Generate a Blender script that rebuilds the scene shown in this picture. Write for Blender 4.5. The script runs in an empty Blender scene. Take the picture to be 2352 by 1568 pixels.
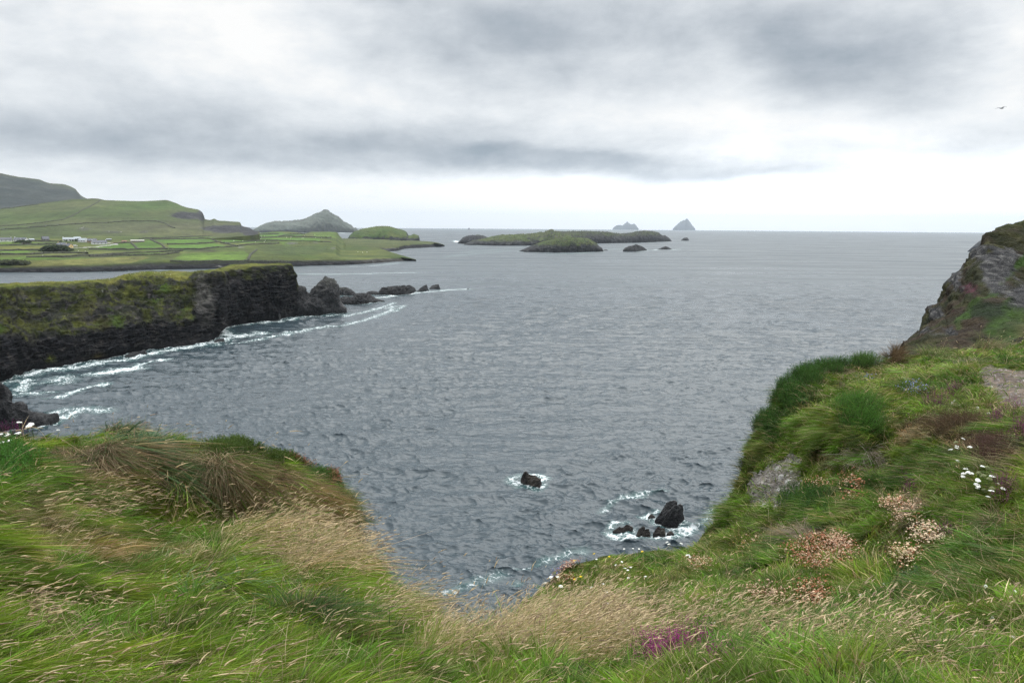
import bpy, math, random
import numpy as np
from mathutils import Matrix, Vector

# ------------------------------------------------------------------ camera, world, sun
SC = bpy.context.scene
COL = SC.collection
H = 50.0                     # eye height above the sea, metres
RE = 6.371e6                 # earth radius: the sea curves away
FPX = 1801.5                 # focal length in units of a 2352-wide frame
CU, CV = 1176.0, 784.0
PITCH = math.radians(8.38)
ROLL = math.radians(0.41)
rad = math.radians
_f = np.array([0, math.cos(PITCH), -math.sin(PITCH)])
_r0 = np.array([1.0, 0, 0]); _u0 = np.array([0, math.sin(PITCH), math.cos(PITCH)])
_r = math.cos(ROLL) * _r0 + math.sin(ROLL) * _u0
_u = -math.sin(ROLL) * _r0 + math.cos(ROLL) * _u0
cd = bpy.data.cameras.new('camera'); cam = bpy.data.objects.new('camera', cd); COL.objects.link(cam)
cd.sensor_width = 36; cd.lens = 36 * FPX / 2352; cd.clip_start = 0.1; cd.clip_end = 120000
cam.matrix_world = Matrix(((_r[0], _u[0], -_f[0], 0), (_r[1], _u[1], -_f[1], 0), (_r[2], _u[2], -_f[2], H), (0, 0, 0, 1)))
SC.camera = cam
SC.view_settings.view_transform = 'Standard'; SC.view_settings.look = 'None'
SC.view_settings.exposure = 0.0; SC.view_settings.gamma = 1.0; SC.view_settings.use_curve_mapping = False
SC.cycles.max_bounces = 6; SC.cycles.diffuse_bounces = 3; SC.cycles.glossy_bounces = 3
SC.cycles.transmission_bounces = 2; SC.cycles.volume_bounces = 0; SC.cycles.transparent_max_bounces = 6
SC.cycles.use_denoising = True; SC.cycles.denoising_prefilter = 'NONE'; SC.cycles.use_adaptive_sampling = False

SUN_AZ, SUN_EL = rad(22), rad(52)      # azimuth to the right of the view direction
def azel(u, v):
    d = _f * FPX + _r * (u - CU) + _u * (CV - v)
    return math.atan2(d[0], d[1]), math.atan2(d[2], math.hypot(d[0], d[1]))

class NT:
    """tiny helper for node trees"""
    def __init__(s, nt): s.nt = nt
    def n(s, t, **k):
        o = s.nt.nodes.new(t)
        for a, b in k.items(): setattr(o, a, b)
        return o
    def put(s, sock, v):
        if isinstance(v, bpy.types.NodeSocket): s.nt.links.new(v, sock)
        elif v is not None:
            if isinstance(v, (int, float)) and sock.type in ('VECTOR',): v = (v, v, v)
            if sock.type == 'RGBA' and not isinstance(v, (int, float)) and len(v) == 3: v = (*v, 1)
            sock.default_value = v
    def m(s, op, a, b=None, c=None, clamp=False):
        o = s.n('ShaderNodeMath', operation=op, use_clamp=clamp)
        for i, v in enumerate((a, b, c)): s.put(o.inputs[i], v)
        return o.outputs[0]
    def vm(s, op, a, b=None, sc=None):
        o = s.n('ShaderNodeVectorMath', operation=op)
        s.put(o.inputs[0], a); s.put(o.inputs[1], b)
        if sc is not None: s.put(o.inputs['Scale'], sc)
        return o.outputs[1] if op in ('DOT_PRODUCT', 'LENGTH') else o.outputs[0]
    def mix(s, f, a, b, mode='MIX'):
        o = s.n('ShaderNodeMix', data_type='RGBA', blend_type=mode)
        s.put(o.inputs[0], f); s.put(o.inputs[6], a); s.put(o.inputs[7], b)
        return o.outputs[2]
    def noise(s, vec, scale, detail=4, rough=.55, dist=0.0, out=0, dim='3D'):
        o = s.n('ShaderNodeTexNoise', noise_dimensions=dim)
        s.put(o.inputs['Vector'], vec); s.put(o.inputs['Scale'], scale); s.put(o.inputs['Detail'], detail)
        s.put(o.inputs['Roughness'], rough); s.put(o.inputs['Distortion'], dist)
        return o.outputs[out]
    def mapr(s, v, a, b, c=0.0, d=1.0, kind='LINEAR'):
        o = s.n('ShaderNodeMapRange', interpolation_type=kind)
        for i, x in enumerate((v, a, b, c, d)): s.put(o.inputs[i], x)
        return o.outputs[0]
    def xyz(s, x, y, z):
        o = s.n('ShaderNodeCombineXYZ'); s.put(o.inputs[0], x); s.put(o.inputs[1], y); s.put(o.inputs[2], z); return o.outputs[0]

W = bpy.data.worlds.new('World'); SC.world = W; W.use_nodes = True
W.node_tree.nodes.clear(); t = NT(W.node_tree)
sky = t.n('ShaderNodeTexSky', sky_type='NISHITA', sun_disc=False, sun_elevation=SUN_EL, sun_rotation=SUN_AZ, altitude=50, air_density=1.0, dust_density=2.0)
gen = t.n('ShaderNodeTexCoord').outputs['Generated']
sp = t.n('ShaderNodeSeparateXYZ'); t.put(sp.inputs[0], gen)
dx, dy, dz = sp.outputs
az = t.m('ARCTAN2', dx, dy); el = t.m('ARCSINE', dz)
# cloud deck coordinates: direction projected on a flat layer, so clouds flatten towards the horizon
elp = t.m('ADD', t.m('MAXIMUM', dz, 0.0), 0.16)
px_, py_ = t.m('DIVIDE', dx, elp), t.m('DIVIDE', dy, elp)
deck = t.xyz(px_, py_, 0.0)
flat = t.xyz(t.m('MULTIPLY', az, 1.0), t.m('MULTIPLY', el, 2.6), 0.3)
wob = t.vm('SUBTRACT', t.noise(flat, 5.0, 5, .55, out=1), (0.5, 0.5, 0.5))
wsp = t.n('ShaderNodeSeparateXYZ'); t.put(wsp.inputs[0], wob)
azw = t.m('ADD', az, t.m('MULTIPLY', wsp.outputs[0], 0.16)); elw = t.m('ADD', el, t.m('MULTIPLY', wsp.outputs[1], 0.055))
def blob(u, v, su, sv, tilt=0.0, p=1.0, hard=False):
    a, e = azel(u, v); sa, se = su / FPX, sv / FPX
    da, de = t.m('SUBTRACT', azw, a), t.m('SUBTRACT', elw, e)
    if tilt: de = t.m('SUBTRACT', de, t.m('MULTIPLY', da, tilt))
    q = t.m('ADD', t.m('POWER', t.m('ABSOLUTE', t.m('DIVIDE', da, sa)), 2.0 if not hard else 4.0), t.m('POWER', t.m('ABSOLUTE', t.m('DIVIDE', de, se)), 2.0 if not hard else 3.0))
    return t.m('MULTIPLY', t.m('EXPONENT', t.m('MULTIPLY', q, -1.0)), p)
#BLOBS
dark = [(100, 350, 620, 66, 0.0, .34, False), (560, 335, 340, 45, -.02, .26, False), (1000, 335, 360, 46, -.07, .46, False), (1380, 368, 360, 24, -.03, .46, True),
        (1600, 95, 620, 115, 0.0, .40, False), (2000, 150, 250, 100, 0, .38, True), (1000, 60, 520, 80, 0, .22, False), (60, 110, 200, 100, 0, .12, False),
        (1700, 452, 90, 12, 0, .30, False), (1700, 395, 260, 18, .02, .34, False), (1900, 340, 300, 20, 0, .16, False), (2300, 320, 160, 40, 0, .2, False), (100, 270, 300, 60, 0, .16, False), (2080, 440, 200, 12, 0.0, .22, False), (450, 235, 620, 80, 0, .14, False), (900, 385, 500, 18, 0, .2, False)]
lite = [(560, 90, 260, 110, 0, .34, False), (1500, 500, 900, 24, 0, .25, False), (1250, 245, 420, 45, 0, .16, False), (2290, 130, 90, 120, 0, .3, False), (2000, 300, 330, 60, 0, .12, False), (640, 440, 600, 30, 0, .15, False)]
acc = None
for b in dark: x = blob(*b); acc = x if acc is None else t.m('ADD', acc, x)
acl = None
for b in lite: x = blob(*b); acl = x if acl is None else t.m('ADD', acl, x)
n1 = t.noise(deck, 0.75, 6, .56, .25); n2 = t.noise(flat, 5.2, 9, .60, .15); n3 = t.noise(t.xyz(az, t.m('MULTIPLY', el, 1.5), 1.3), 13.0, 8, .6, .1)
shade = t.m('ADD', acc, t.m('MULTIPLY', t.m('SUBTRACT', n1, .5), .9))
shade = t.m('ADD', shade, t.m('MULTIPLY', t.m('SUBTRACT', n2, .5), 1.05))
shade = t.m('ADD', shade, t.m('MULTIPLY', t.m('SUBTRACT', n3, .5), .55))
shade = t.m('SUBTRACT', shade, acl)
hz = t.m('EXPONENT', t.m('MULTIPLY', t.m('MAXIMUM', el, 0.0), -22.0))      # pale band over the horizon
shade = t.m('SUBTRACT', shade, t.m('MULTIPLY', hz, .62))
shade = t.m('SUBTRACT', shade, t.m('MULTIPLY', t.m('MULTIPLY', az, hz), .25))
shade = t.mapr(t.m('ADD', shade, .06), -0.25, 0.92, 0, 1)
cl = t.n('ShaderNodeValToRGB'); t.put(cl.inputs[0], shade)
e_ = cl.color_ramp.elements
e_[0].position = 0; e_[0].color = (1.0, .995, .98, 1); e_[1].position = 1; e_[1].color = (.27, .325, .385, 1)
for pos, c in ((.25, (.82, .85, .875)), (.5, (.63, .67, .71)), (.75, (.435, .48, .53))):
    k = e_.new(pos); k.color = (*c, 1)
# thicker light overhead, as under any overcast sky, strongest round the veiled sun
up = t.mapr(el, rad(14), rad(66), 0.0, 1.0, 'SMOOTHSTEP')
sd = (math.sin(SUN_AZ) * math.cos(SUN_EL), math.cos(SUN_AZ) * math.cos(SUN_EL), math.sin(SUN_EL))
glow = t.m('POWER', t.m('MAXIMUM', t.vm('DOT_PRODUCT', gen, sd), 0.0), 9.0)
SKY_K, UP_K, GLOW_K = 10.2, 3.1, 2.2
gain = t.m('ADD', t.m('ADD', 1.0, t.m('MULTIPLY', up, UP_K)), t.m('MULTIPLY', t.m('MULTIPLY', glow, up), GLOW_K))
back_ = t.m('MAXIMUM', t.mapr(dy, -.5, .4, .45, 1.0, 'SMOOTHSTEP'), t.mapr(el, rad(25), rad(55), 0.0, 1.0))       # unseen sky behind the viewer dimmed, added so the land looks backlit
cloud = t.vm('SCALE', cl.outputs[0], None, t.m('MULTIPLY', t.m('MULTIPLY', gain, SKY_K), back_))
la, le = t.m('DIVIDE', t.m('SUBTRACT', az, .36), .42), t.m('DIVIDE', t.m('SUBTRACT', el, .035), .055)      # thinnest cloud low over the open sea to the right
cloud = t.vm('SCALE', cloud, None, t.m('ADD', 1.0, t.m('MULTIPLY', t.m('EXPONENT', t.m('MULTIPLY', t.m('ADD', t.m('MULTIPLY', la, la), t.m('MULTIPLY', le, le)), -1.0)), .5)))
fin = t.mix(0.965, sky.outputs[0], cloud)
bg = t.n('ShaderNodeBackground'); t.put(bg.inputs[0], fin); bg.inputs[1].default_value = 0.1
wo = t.n('ShaderNodeOutputWorld'); t.put(wo.inputs[0], bg.outputs[0])
W.cycles.sampling_method = 'MANUAL'; W.cycles.sample_map_resolution = 1024

sl = bpy.data.lights.new('sun', 'SUN'); sun = bpy.data.objects.new('sun', sl); COL.objects.link(sun)
sl.energy = 1.2; sl.angle = rad(60); sl.color = (1.0, .95, .88)
sun.rotation_euler = Vector(sd).to_track_quat('Z', 'Y').to_euler()

# ------------------------------------------------------------------ helpers
RNG = np.random.default_rng(7)
def ray(u, v, r):
    """world points on the sight line through (u, v) at horizontal distance r"""
    u, v, r = np.broadcast_arrays(np.asarray(u, float), np.asarray(v, float), np.asarray(r, float))
    d = _f * FPX + _r * (u - CU)[..., None] + _u * (CV - v)[..., None]
    k = r / np.hypot(d[..., 0], d[..., 1])
    return d * k[..., None] + np.array([0, 0, H])
def tan_dep(u, v):
    u, v = np.broadcast_arrays(np.asarray(u, float), np.asarray(v, float))
    d = _f * FPX + _r * (u - CU)[..., None] + _u * (CV - v)[..., None]
    return -d[..., 2] / np.hypot(d[..., 0], d[..., 1])
def sea_r(u, v):
    tt = np.maximum(tan_dep(u, v), math.sqrt(2 * H / RE) * 1.0001)
    return (tt - np.sqrt(tt * tt - 2 * H / RE)) * RE
def S(u, v):
    return ray(u, v, sea_r(u, v))

_perm = np.random.default_rng(11).permutation(4096).astype(np.int64)
_grad = np.random.default_rng(12).normal(size=(4096, 3)); _grad /= np.linalg.norm(_grad, axis=1)[:, None]
def perlin(P):
    P = np.asarray(P, float); i = np.floor(P).astype(np.int64); f = P - i
    w = f * f * f * (f * (f * 6 - 15) + 10); out = np.zeros(P.shape[:-1])
    for a in (0, 1):
        for b in (0, 1):
            for c in (0, 1):
                h = _perm[(i[..., 0] + a) & 4095]; h = _perm[(h + i[..., 1] + b) & 4095]; h = _perm[(h + i[..., 2] + c) & 4095]
                g = _grad[h]
                dv = (g[..., 0] * (f[..., 0] - a) + g[..., 1] * (f[..., 1] - b) + g[..., 2] * (f[..., 2] - c))
                out += dv * (w[..., 0] if a else 1 - w[..., 0]) * (w[..., 1] if b else 1 - w[..., 1]) * (w[..., 2] if c else 1 - w[..., 2])
    return out * 1.6
def fbm(P, scale=1.0, octv=4, gain=.5, ridge=False):
    P = np.asarray(P, float) / scale; a, s, o = 1.0, 0.0, 0
    for k in range(octv):
        n = perlin(P + 17.3 * k)
        if ridge: n = 1 - 2 * np.abs(n)
        o = o + a * n; s += a; a *= gain; P = P * 2.03
    return o / s
def sm(x, a, b):
    q = np.clip((x - a) / (b - a), 0, 1); return q * q * (3 - 2 * q)
def lerp(a, b, k):
    k = np.asarray(k)[..., None] if np.ndim(a) != np.ndim(k) or np.shape(a)[-1:] == (3,) and np.shape(k)[-1:] != (3,) else k
    return np.asarray(a) * (1 - k) + np.asarray(b) * k
def mixc(c, col, k):
    return c * (1 - k[..., None]) + np.asarray(col) * k[..., None]
def crom(xs, ys, x):
    """smooth monotone-ish interpolation of rows ys (n, ...) over xs"""
    xs = np.asarray(xs, float); ys = np.asarray(ys, float); n = len(xs)
    d = np.diff(ys, axis=0) / np.diff(xs).reshape(-1, *([1] * (ys.ndim - 1)))
    m = np.zeros_like(ys); m[0] = d[0]; m[-1] = d[-1]
    if n > 2:
        pr = d[:-1] * d[1:]; hm = np.where(pr > 0, 2 * pr / np.where(np.abs(d[:-1] + d[1:]) < 1e-12, 1, d[:-1] + d[1:]), 0)
        m[1:-1] = hm
    i = np.clip(np.searchsorted(xs, x) - 1, 0, n - 2); h = (xs[i + 1] - xs[i])
    q = np.clip((x - xs[i]) / h, 0, 1)
    sh = (-1, *([1] * (ys.ndim - 1))); q = q.reshape(sh); h = h.reshape(sh)
    return ((2 * q**3 - 3 * q**2 + 1) * ys[i] + (q**3 - 2 * q**2 + q) * h * m[i] + (-2 * q**3 + 3 * q**2) * ys[i + 1] + (q**3 - q**2) * h * m[i + 1])
def lin(xs, ys, x):
    return np.interp(x, xs, ys)
def grid_faces(nr, nc):
    a = np.arange(nr * nc).reshape(nr, nc)
    return np.stack([a[:-1, :-1], a[:-1, 1:], a[1:, 1:], a[1:, :-1]], -1).reshape(-1, 4)
def mesh_np(name, V, F, mats=None, col=None, smooth=True, attrs=None, fm=None):
    """one mesh object from arrays; F is (n, 3) or (n, 4) or a list of such"""
    me = bpy.data.meshes.new(name); Fs = F if isinstance(F, list) else [F]
    Fs = [np.asarray(f, np.int32) for f in Fs if len(f)]
    V = np.ascontiguousarray(V, np.float32).reshape(-1, 3)
    nl = sum(f.size for f in Fs); nf = sum(len(f) for f in Fs)
    me.vertices.add(len(V)); me.vertices.foreach_set('co', V.ravel())
    me.loops.add(nl); me.loops.foreach_set('vertex_index', np.concatenate([f.ravel() for f in Fs]))
    cnt = np.concatenate([np.full(len(f), f.shape[1], np.int32) for f in Fs])
    me.polygons.add(nf); me.polygons.foreach_set('loop_start', np.concatenate([[0], np.cumsum(cnt)[:-1]]).astype(np.int32))
    me.polygons.foreach_set('use_smooth', np.full(nf, smooth))
    if fm is not None: me.polygons.foreach_set('material_index', np.asarray(fm, np.int32))
    me.update(calc_edges=True)
    if col is not None:
        a = me.color_attributes.new('Col', 'FLOAT_COLOR', 'POINT')
        c = np.ones((len(V), 4), np.float32); c[:, :3] = np.clip(col, 0, 1).reshape(-1, 3); a.data.foreach_set('color', c.ravel())
    for k, v in (attrs or {}).items():
        a = me.attributes.new(k, 'FLOAT', 'POINT'); a.data.foreach_set('value', np.ascontiguousarray(v, np.float32).ravel())
    for m_ in (mats or []): me.materials.append(m_)
    o = bpy.data.objects.new(name, me); COL.objects.link(o); return o
def tag(o, label=None, cat=None, group=None, kind=None):
    if label: o['label'] = label
    if cat: o['category'] = cat
    if group: o['group'] = group
    if kind: o['kind'] = kind
    return o
def empty(name, loc, rz=0.0):
    o = bpy.data.objects.new(name, None); COL.objects.link(o); o.location = loc; o.rotation_euler = (0, 0, rz); return o
def child(o, p):
    o.parent = p; return o
def copy_tree(o, parent=None):
    c = o.copy(); COL.objects.link(c)
    if parent is not None: c.parent = parent
    for k in [x for x in ALLCH.get(o.name, [])]: copy_tree(k, c)
    return c
ALLCH = {}
def addpart(p, o):
    o.parent = p; ALLCH.setdefault(p.name, []).append(o); return o

def mat_plain(name, col, rough=.8, spec=.3, nscale=None, namt=.3, bump=0.0, bscale=None, coord='Object', sss=0):
    m = bpy.data.materials.new(name); m.use_nodes = True; m.node_tree.nodes.clear(); t = NT(m.node_tree)
    b = t.n('ShaderNodeBsdfPrincipled'); o = t.n('ShaderNodeOutputMaterial'); t.put(o.inputs[0], b.outputs[0])
    g = t.n('ShaderNodeNewGeometry').outputs['Position']
    c = col
    if nscale:
        nz = t.noise(g, nscale, 4, .6)
        c = t.mix(t.mapr(nz, .3, .7), tuple(x * (1 - namt) for x in col), tuple(min(1, x * (1 + namt)) for x in col))
    t.put(b.inputs['Base Color'], c); b.inputs['Roughness'].default_value = rough; b.inputs['Specular IOR Level'].default_value = spec
    if bump:
        bn = t.n('ShaderNodeBump'); bn.inputs['Strength'].default_value = .8; bn.inputs['Distance'].default_value = bump
        t.put(bn.inputs['Height'], t.noise(g, bscale or nscale, 5, .6)); t.put(b.inputs['Normal'], bn.outputs[0])
    return m
def mat_attr(name, rough=.9, spec=.15, n1=None, amt=.35, bump=0.0, bscale=1.0, strata=None):
    """base colour from the mesh's own colour attribute, broken up by fine procedural grain"""
    m = bpy.data.materials.new(name); m.use_nodes = True; m.node_tree.nodes.clear(); t = NT(m.node_tree)
    b = t.n('ShaderNodeBsdfPrincipled'); o = t.n('ShaderNodeOutputMaterial'); t.put(o.inputs[0], b.outputs[0])
    g = t.n('ShaderNodeNewGeometry').outputs['Position']
    c = t.n('ShaderNodeAttribute', attribute_name='Col').outputs['Color']
    if n1:
        nz = t.mapr(t.noise(g, n1, 5, .65), .28, .72, 1 - amt, 1 + amt)
        nz2 = t.mapr(t.noise(g, n1 * .21, 3, .5), .3, .7, 1 - amt * .6, 1 + amt * .6)
        c = t.vm('SCALE', c, None, t.m('MULTIPLY', nz, nz2))
    t.put(b.inputs['Base Color'], c); b.inputs['Roughness'].default_value = rough; b.inputs['Specular IOR Level'].default_value = spec
    if bump:
        hgt = t.noise(g, bscale, 7, .62)
        if strata:
            sv = t.n('ShaderNodeMapping'); t.put(sv.inputs[0], g); sv.inputs['Rotation'].default_value = strata[0]; sv.inputs['Scale'].default_value = strata[1]
            hgt = t.m('ADD', hgt, t.m('MULTIPLY', t.noise(sv.outputs[0], bscale, 4, .6), 1.2))
        bn = t.n('ShaderNodeBump'); bn.inputs['Strength'].default_value = .9; bn.inputs['Distance'].default_value = bump
        t.put(bn.inputs['Height'], hgt); t.put(b.inputs['Normal'], bn.outputs[0])
    return m
# ------------------------------------------------------------------ far and middle land
M_land = mat_attr('distant land', n1=.09, amt=.42, bump=3.5, bscale=.06)
M_cliff = mat_attr('mossy cliff', rough=.95, spec=.08, n1=.5, amt=.45, bump=1.3, bscale=.35, strata=((.5, .25, .2), (.35, .35, 2.2)))
M_rock = mat_attr('sea rock', rough=.6, spec=.3, n1=.9, amt=.45, bump=.9, bscale=1.1, strata=((.9, .2, .4), (.5, 3.0, 3.0)))
M_hillside = mat_attr('heathery hillside', rough=.9, spec=.1, n1=1.6, amt=.5, bump=.5, bscale=1.6, strata=((.2, .9, .3), (.4, 2.5, .5)))

def normals(P):
    du = np.gradient(P, axis=1); dv = np.gradient(P, axis=0)
    n = np.cross(du, dv); n /= np.maximum(np.linalg.norm(n, axis=-1), 1e-9)[..., None]
    return n
LK = .72      # overall tone of the far land
def loft(name, cols, nu, sub, mat, colfn, disp=None, back=((40, -10), (90, -60)), umul=1.0, smooth=True, zmin=-4.0):
    """terrain sheet: columns of (v, r) controls from the shore up to the skyline, then down behind it.
    r None = where that sight line meets the sea; r negative = that many metres behind the shore point"""
    us = np.array([c[0] for c in cols], float); K = len(cols[0][1])
    vv = np.zeros((len(cols), K)); rr = np.zeros((len(cols), K))
    for i, (u, L) in enumerate(cols):
        for k, (v, r) in enumerate(L):
            vv[i, k] = v
            rr[i, k] = sea_r(u, v) if r is None else (rr[i, 0] - r if r < 0 else r)
    u = np.linspace(us[0], us[-1], nu)
    V = crom(us, vv, u); R = np.exp(crom(us, np.log(rr), u))
    tk = np.concatenate([np.linspace(k, k + 1, sub[k], endpoint=False) for k in range(K - 1)] + [[K - 1]])
    Vt = crom(np.arange(K), V.T, tk); Rt = np.exp(crom(np.arange(K), np.log(R).T, tk))
    U = np.broadcast_to(u, Vt.shape).copy()
    P = ray(U, Vt, Rt)
    foot = P[0:1].copy(); foot[..., 2] = zmin - foot[..., 0]**2 / 2 / RE - foot[..., 1]**2 / 2 / RE
    rows, vr, ur = [foot, P], [Vt[0:1], Vt], [U[0:1], U]
    d = P[-1:] - np.array([0, 0, H]); d[..., 2] = 0; d /= np.linalg.norm(d, axis=-1)[..., None]
    nb = 10; tb = np.linspace(0, 1, nb + 1)[1:]
    for q in tb:
        db = np.interp(q, np.linspace(0, 1, len(back) + 1), [0] + [b[0] for b in back])
        zb = np.interp(q, np.linspace(0, 1, len(back) + 1), [0] + [b[1] for b in back])
        B = P[-1:] + d * db; B[..., 2] = np.maximum(B[..., 2] + zb, -B[..., 0]**2 / 2 / RE - B[..., 1]**2 / 2 / RE + zmin)
        rows.append(B); vr.append(Vt[-1:]); ur.append(U[-1:])
    P = np.concatenate(rows); Vt = np.concatenate(vr); U = np.concatenate(ur)
    N = normals(P); N[N[..., 2] < -.2] *= -1
    if np.mean(N[..., 2]) < 0: N = -N
    if disp is not None: P = P + N * disp(U, Vt, P, N)[..., None]
    N = normals(P)
    if np.mean(N[..., 2]) < 0: N = -N
    C = colfn(U, Vt, P, N) * LK
    F = grid_faces(*P.shape[:2])
    o = mesh_np(name, P.reshape(-1, 3), F, [mat], C.reshape(-1, 3), smooth)
    return o, (U, Vt, P)

def ridge(name, sky, base, depth, nu, nph, mat, colfn, namp=.12, nscale=None, pw=.7, smooth=True, strat=None, octv=4, zlow=1.5, taper=.6, rug=0.0, link=True):
    """rock or island: skyline (u, v) over a foot line (u, v) on the sea, with its own depth in metres"""
    sky = np.array(sky, float); base = np.array(base, float)
    u = np.linspace(sky[0, 0], sky[-1, 0], nu)
    vs = np.interp(u, sky[:, 0], sky[:, 1]); vb = np.interp(u, base[:, 0], base[:, 1]) + .25
    vs = np.minimum(vs, vb - .05)
    r0 = sea_r(u, vb); hp = (vb - vs) / FPX * r0; hm = hp.max()
    endt = np.minimum(1, 4.5 * np.minimum(u - u[0], u[-1] - u) / (u[-1] - u[0]))
    w = np.clip(hp / hm, .02, 1)**taper * np.clip(endt, .08, 1)**.5
    rc = r0 + depth * w
    top = ray(u, vs, rc); ph = np.linspace(0, math.pi, nph)
    curv = -rc**2 / 2 / RE
    P = np.zeros((nph, nu, 3))
    dirx = top[:, :2] / rc[:, None]
    for j, a in enumerate(ph):
        rr = rc - depth * w * math.cos(a) * (1 if a < math.pi / 2 else 1.0)
        P[j, :, :2] = dirx * rr[:, None]
        P[j, :, 2] = curv - zlow + (top[:, 2] - curv + zlow) * max(0.0, math.sin(a))**pw
    sc = nscale or hm * .6
    Q = P
    if strat is not None:
        A = np.array(Matrix.Rotation(strat[0], 3, 'Y') @ Matrix.Rotation(strat[1], 3, 'Z')); Q = (P @ A.T) * np.array([strat[2], 1, 1])
    N = normals(P)
    if N[nph // 2, nu // 2, 2] < 0: N = -N
    dsp = fbm(Q, sc, octv, .55) * .6 + (fbm(Q + 31, sc * .55, octv, .55, ridge=True) - .4) * .8
    lo = np.clip((P[..., 2] - curv) / max(hm, .1) + .4, .15, 1)
    P = P + N * (dsp * namp * hm * lo * np.clip(w / w.max(), .25, 1))[..., None]
    if rug:
        jag = fbm(np.stack([Q[..., 0], Q[..., 1], Q[..., 2] * .2], -1), sc * .3, 3, .6, ridge=True)
        P[..., 2] += (jag - .3) * 1.4 * rug * hm * lo * (w / w.max())
    N = normals(P)
    if N[nph // 2, nu // 2, 2] < 0: N = -N
    C = colfn(P, N, np.clip((P[..., 2] - curv) / max(hm, .1), 0, 1.5)) * LK
    o = mesh_np(name, P.reshape(-1, 3), grid_faces(nph, nu), [mat], C.reshape(-1, 3), smooth)
    FOAM.append(([(a, b) for a, b in zip(u[::max(1, nu // 12)], vb[::max(1, nu // 12)])], None))
    return o
FOAM = []
def join(objs, name):
    """several generated sheets of one body of land become one mesh"""
    Vs, Fs, Cs, n = [], [], [], 0
    for o in objs:
        me = o.data; v = np.empty(len(me.vertices) * 3, np.float32); me.vertices.foreach_get('co', v)
        f = np.empty(len(me.loops), np.int32); me.loops.foreach_get('vertex_index', f)
        c = np.empty(len(me.vertices) * 4, np.float32); me.color_attributes['Col'].data.foreach_get('color', c)
        Vs.append(v.reshape(-1, 3)); Fs.append(f.reshape(-1, 4) + n); Cs.append(c.reshape(-1, 4)[:, :3]); n += len(me.vertices)
    m_ = objs[0].data.materials[0]
    for o in objs: bpy.data.objects.remove(o)
    return mesh_np(name, np.concatenate(Vs), np.concatenate(Fs), [m_], np.concatenate(Cs), True)

ROCK_D = np.array([.022, .022, .024]); ROCK_M = np.array([.075, .075, .075]); ROCK_L = np.array([.20, .20, .19])
def c_rock(P, N, h):
    n = fbm(P, 3.0, 4); c = ROCK_D + (ROCK_M - ROCK_D) * sm(n, -.2, .7)[..., None]
    c = mixc(c, (.012, .012, .014), sm(-h, -.14, -.02))          # wet foot
    return c
def c_rock_far(P, N, h):
    n = fbm(P, 12.0, 4); c = ROCK_D + (ROCK_M - ROCK_D) * sm(n, -.3, .6)[..., None]
    return c
def gr(P, s=60., g1=(.055, .085, .018), g2=(.10, .12, .03)):
    n = fbm(P, s, 5, .6)
    return np.asarray(g1) + (np.asarray(g2) - np.asarray(g1)) * sm(n, -.35, .45)[..., None]
def c_island(g1=(.045, .075, .014), g2=(.085, .10, .026), cut=.42, hcut=.35, s=40., rk=None):
    def f(P, N, h):
        c = gr(P, s, g1, g2); n = fbm(P, s * .5, 4)
        rock = 1 - sm(N[..., 2] + .55 * n, cut + .06, cut + .24) * sm(h + .18 * n, hcut, hcut + .15)
        rc = ROCK_D + (ROCK_L * .75 - ROCK_D) * sm(fbm(P * np.array([1, 1, 2.5]), s * .3, 5, .65), -.05, .75)[..., None]
        if rk is not None: rc = rc * rk
        return c * (1 - rock[..., None]) + rc * rock[..., None]
    return f
_up = np.array([0, 0, 1.])
def gz(U, V, u, v, su, sv):
    return np.exp(-((U - u) / su)**2 - ((V - v) / sv)**2)

# --- dark mountain on the left edge
def col_D(U, V, P, N):
    c = gr(P, 220, (.026, .034, .030), (.048, .054, .044)); n = fbm(P, 160, 5, .6)
    c = mixc(c, (.05, .05, .05), sm(n, .1, .5) * sm(-U, -180, -20)); c = mixc(c, (.075, .09, .03), .6 * sm(-np.abs(V - np.interp(U, SKD[0], SKD[1])), -9, 0))
    return c
SKD = np.array([(-120, 392), (0, 399), (32, 405), (88, 412), (118, 421), (145, 424), (172, 434), (178, 441), (185, 449), (201, 458), (230, 466), (260, 480)], float).T
cols = []
for a, b in SKD.T:
    cols.append((a, [(505, 3300), (475 if b < 460 else b + 12, 3700), ((475 + b) / 2 if b < 460 else b + 5, 4050), (b, 4400)]))
def disp_big(amp, sc):
    def f(U, V, P, N): return amp * (fbm(P, sc, 6, .52) + .5 * fbm(P + 9, sc * .6, 5, .5, ridge=True))
    return f
o, _ = loft('mountain', cols, 240, (20, 40, 40), M_land, col_D, disp_big(9, 260), back=((500, -40), (1500, -600)))
tag(o, 'dark steep mountain ending in a shoulder at the left edge', kind='structure')

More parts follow.
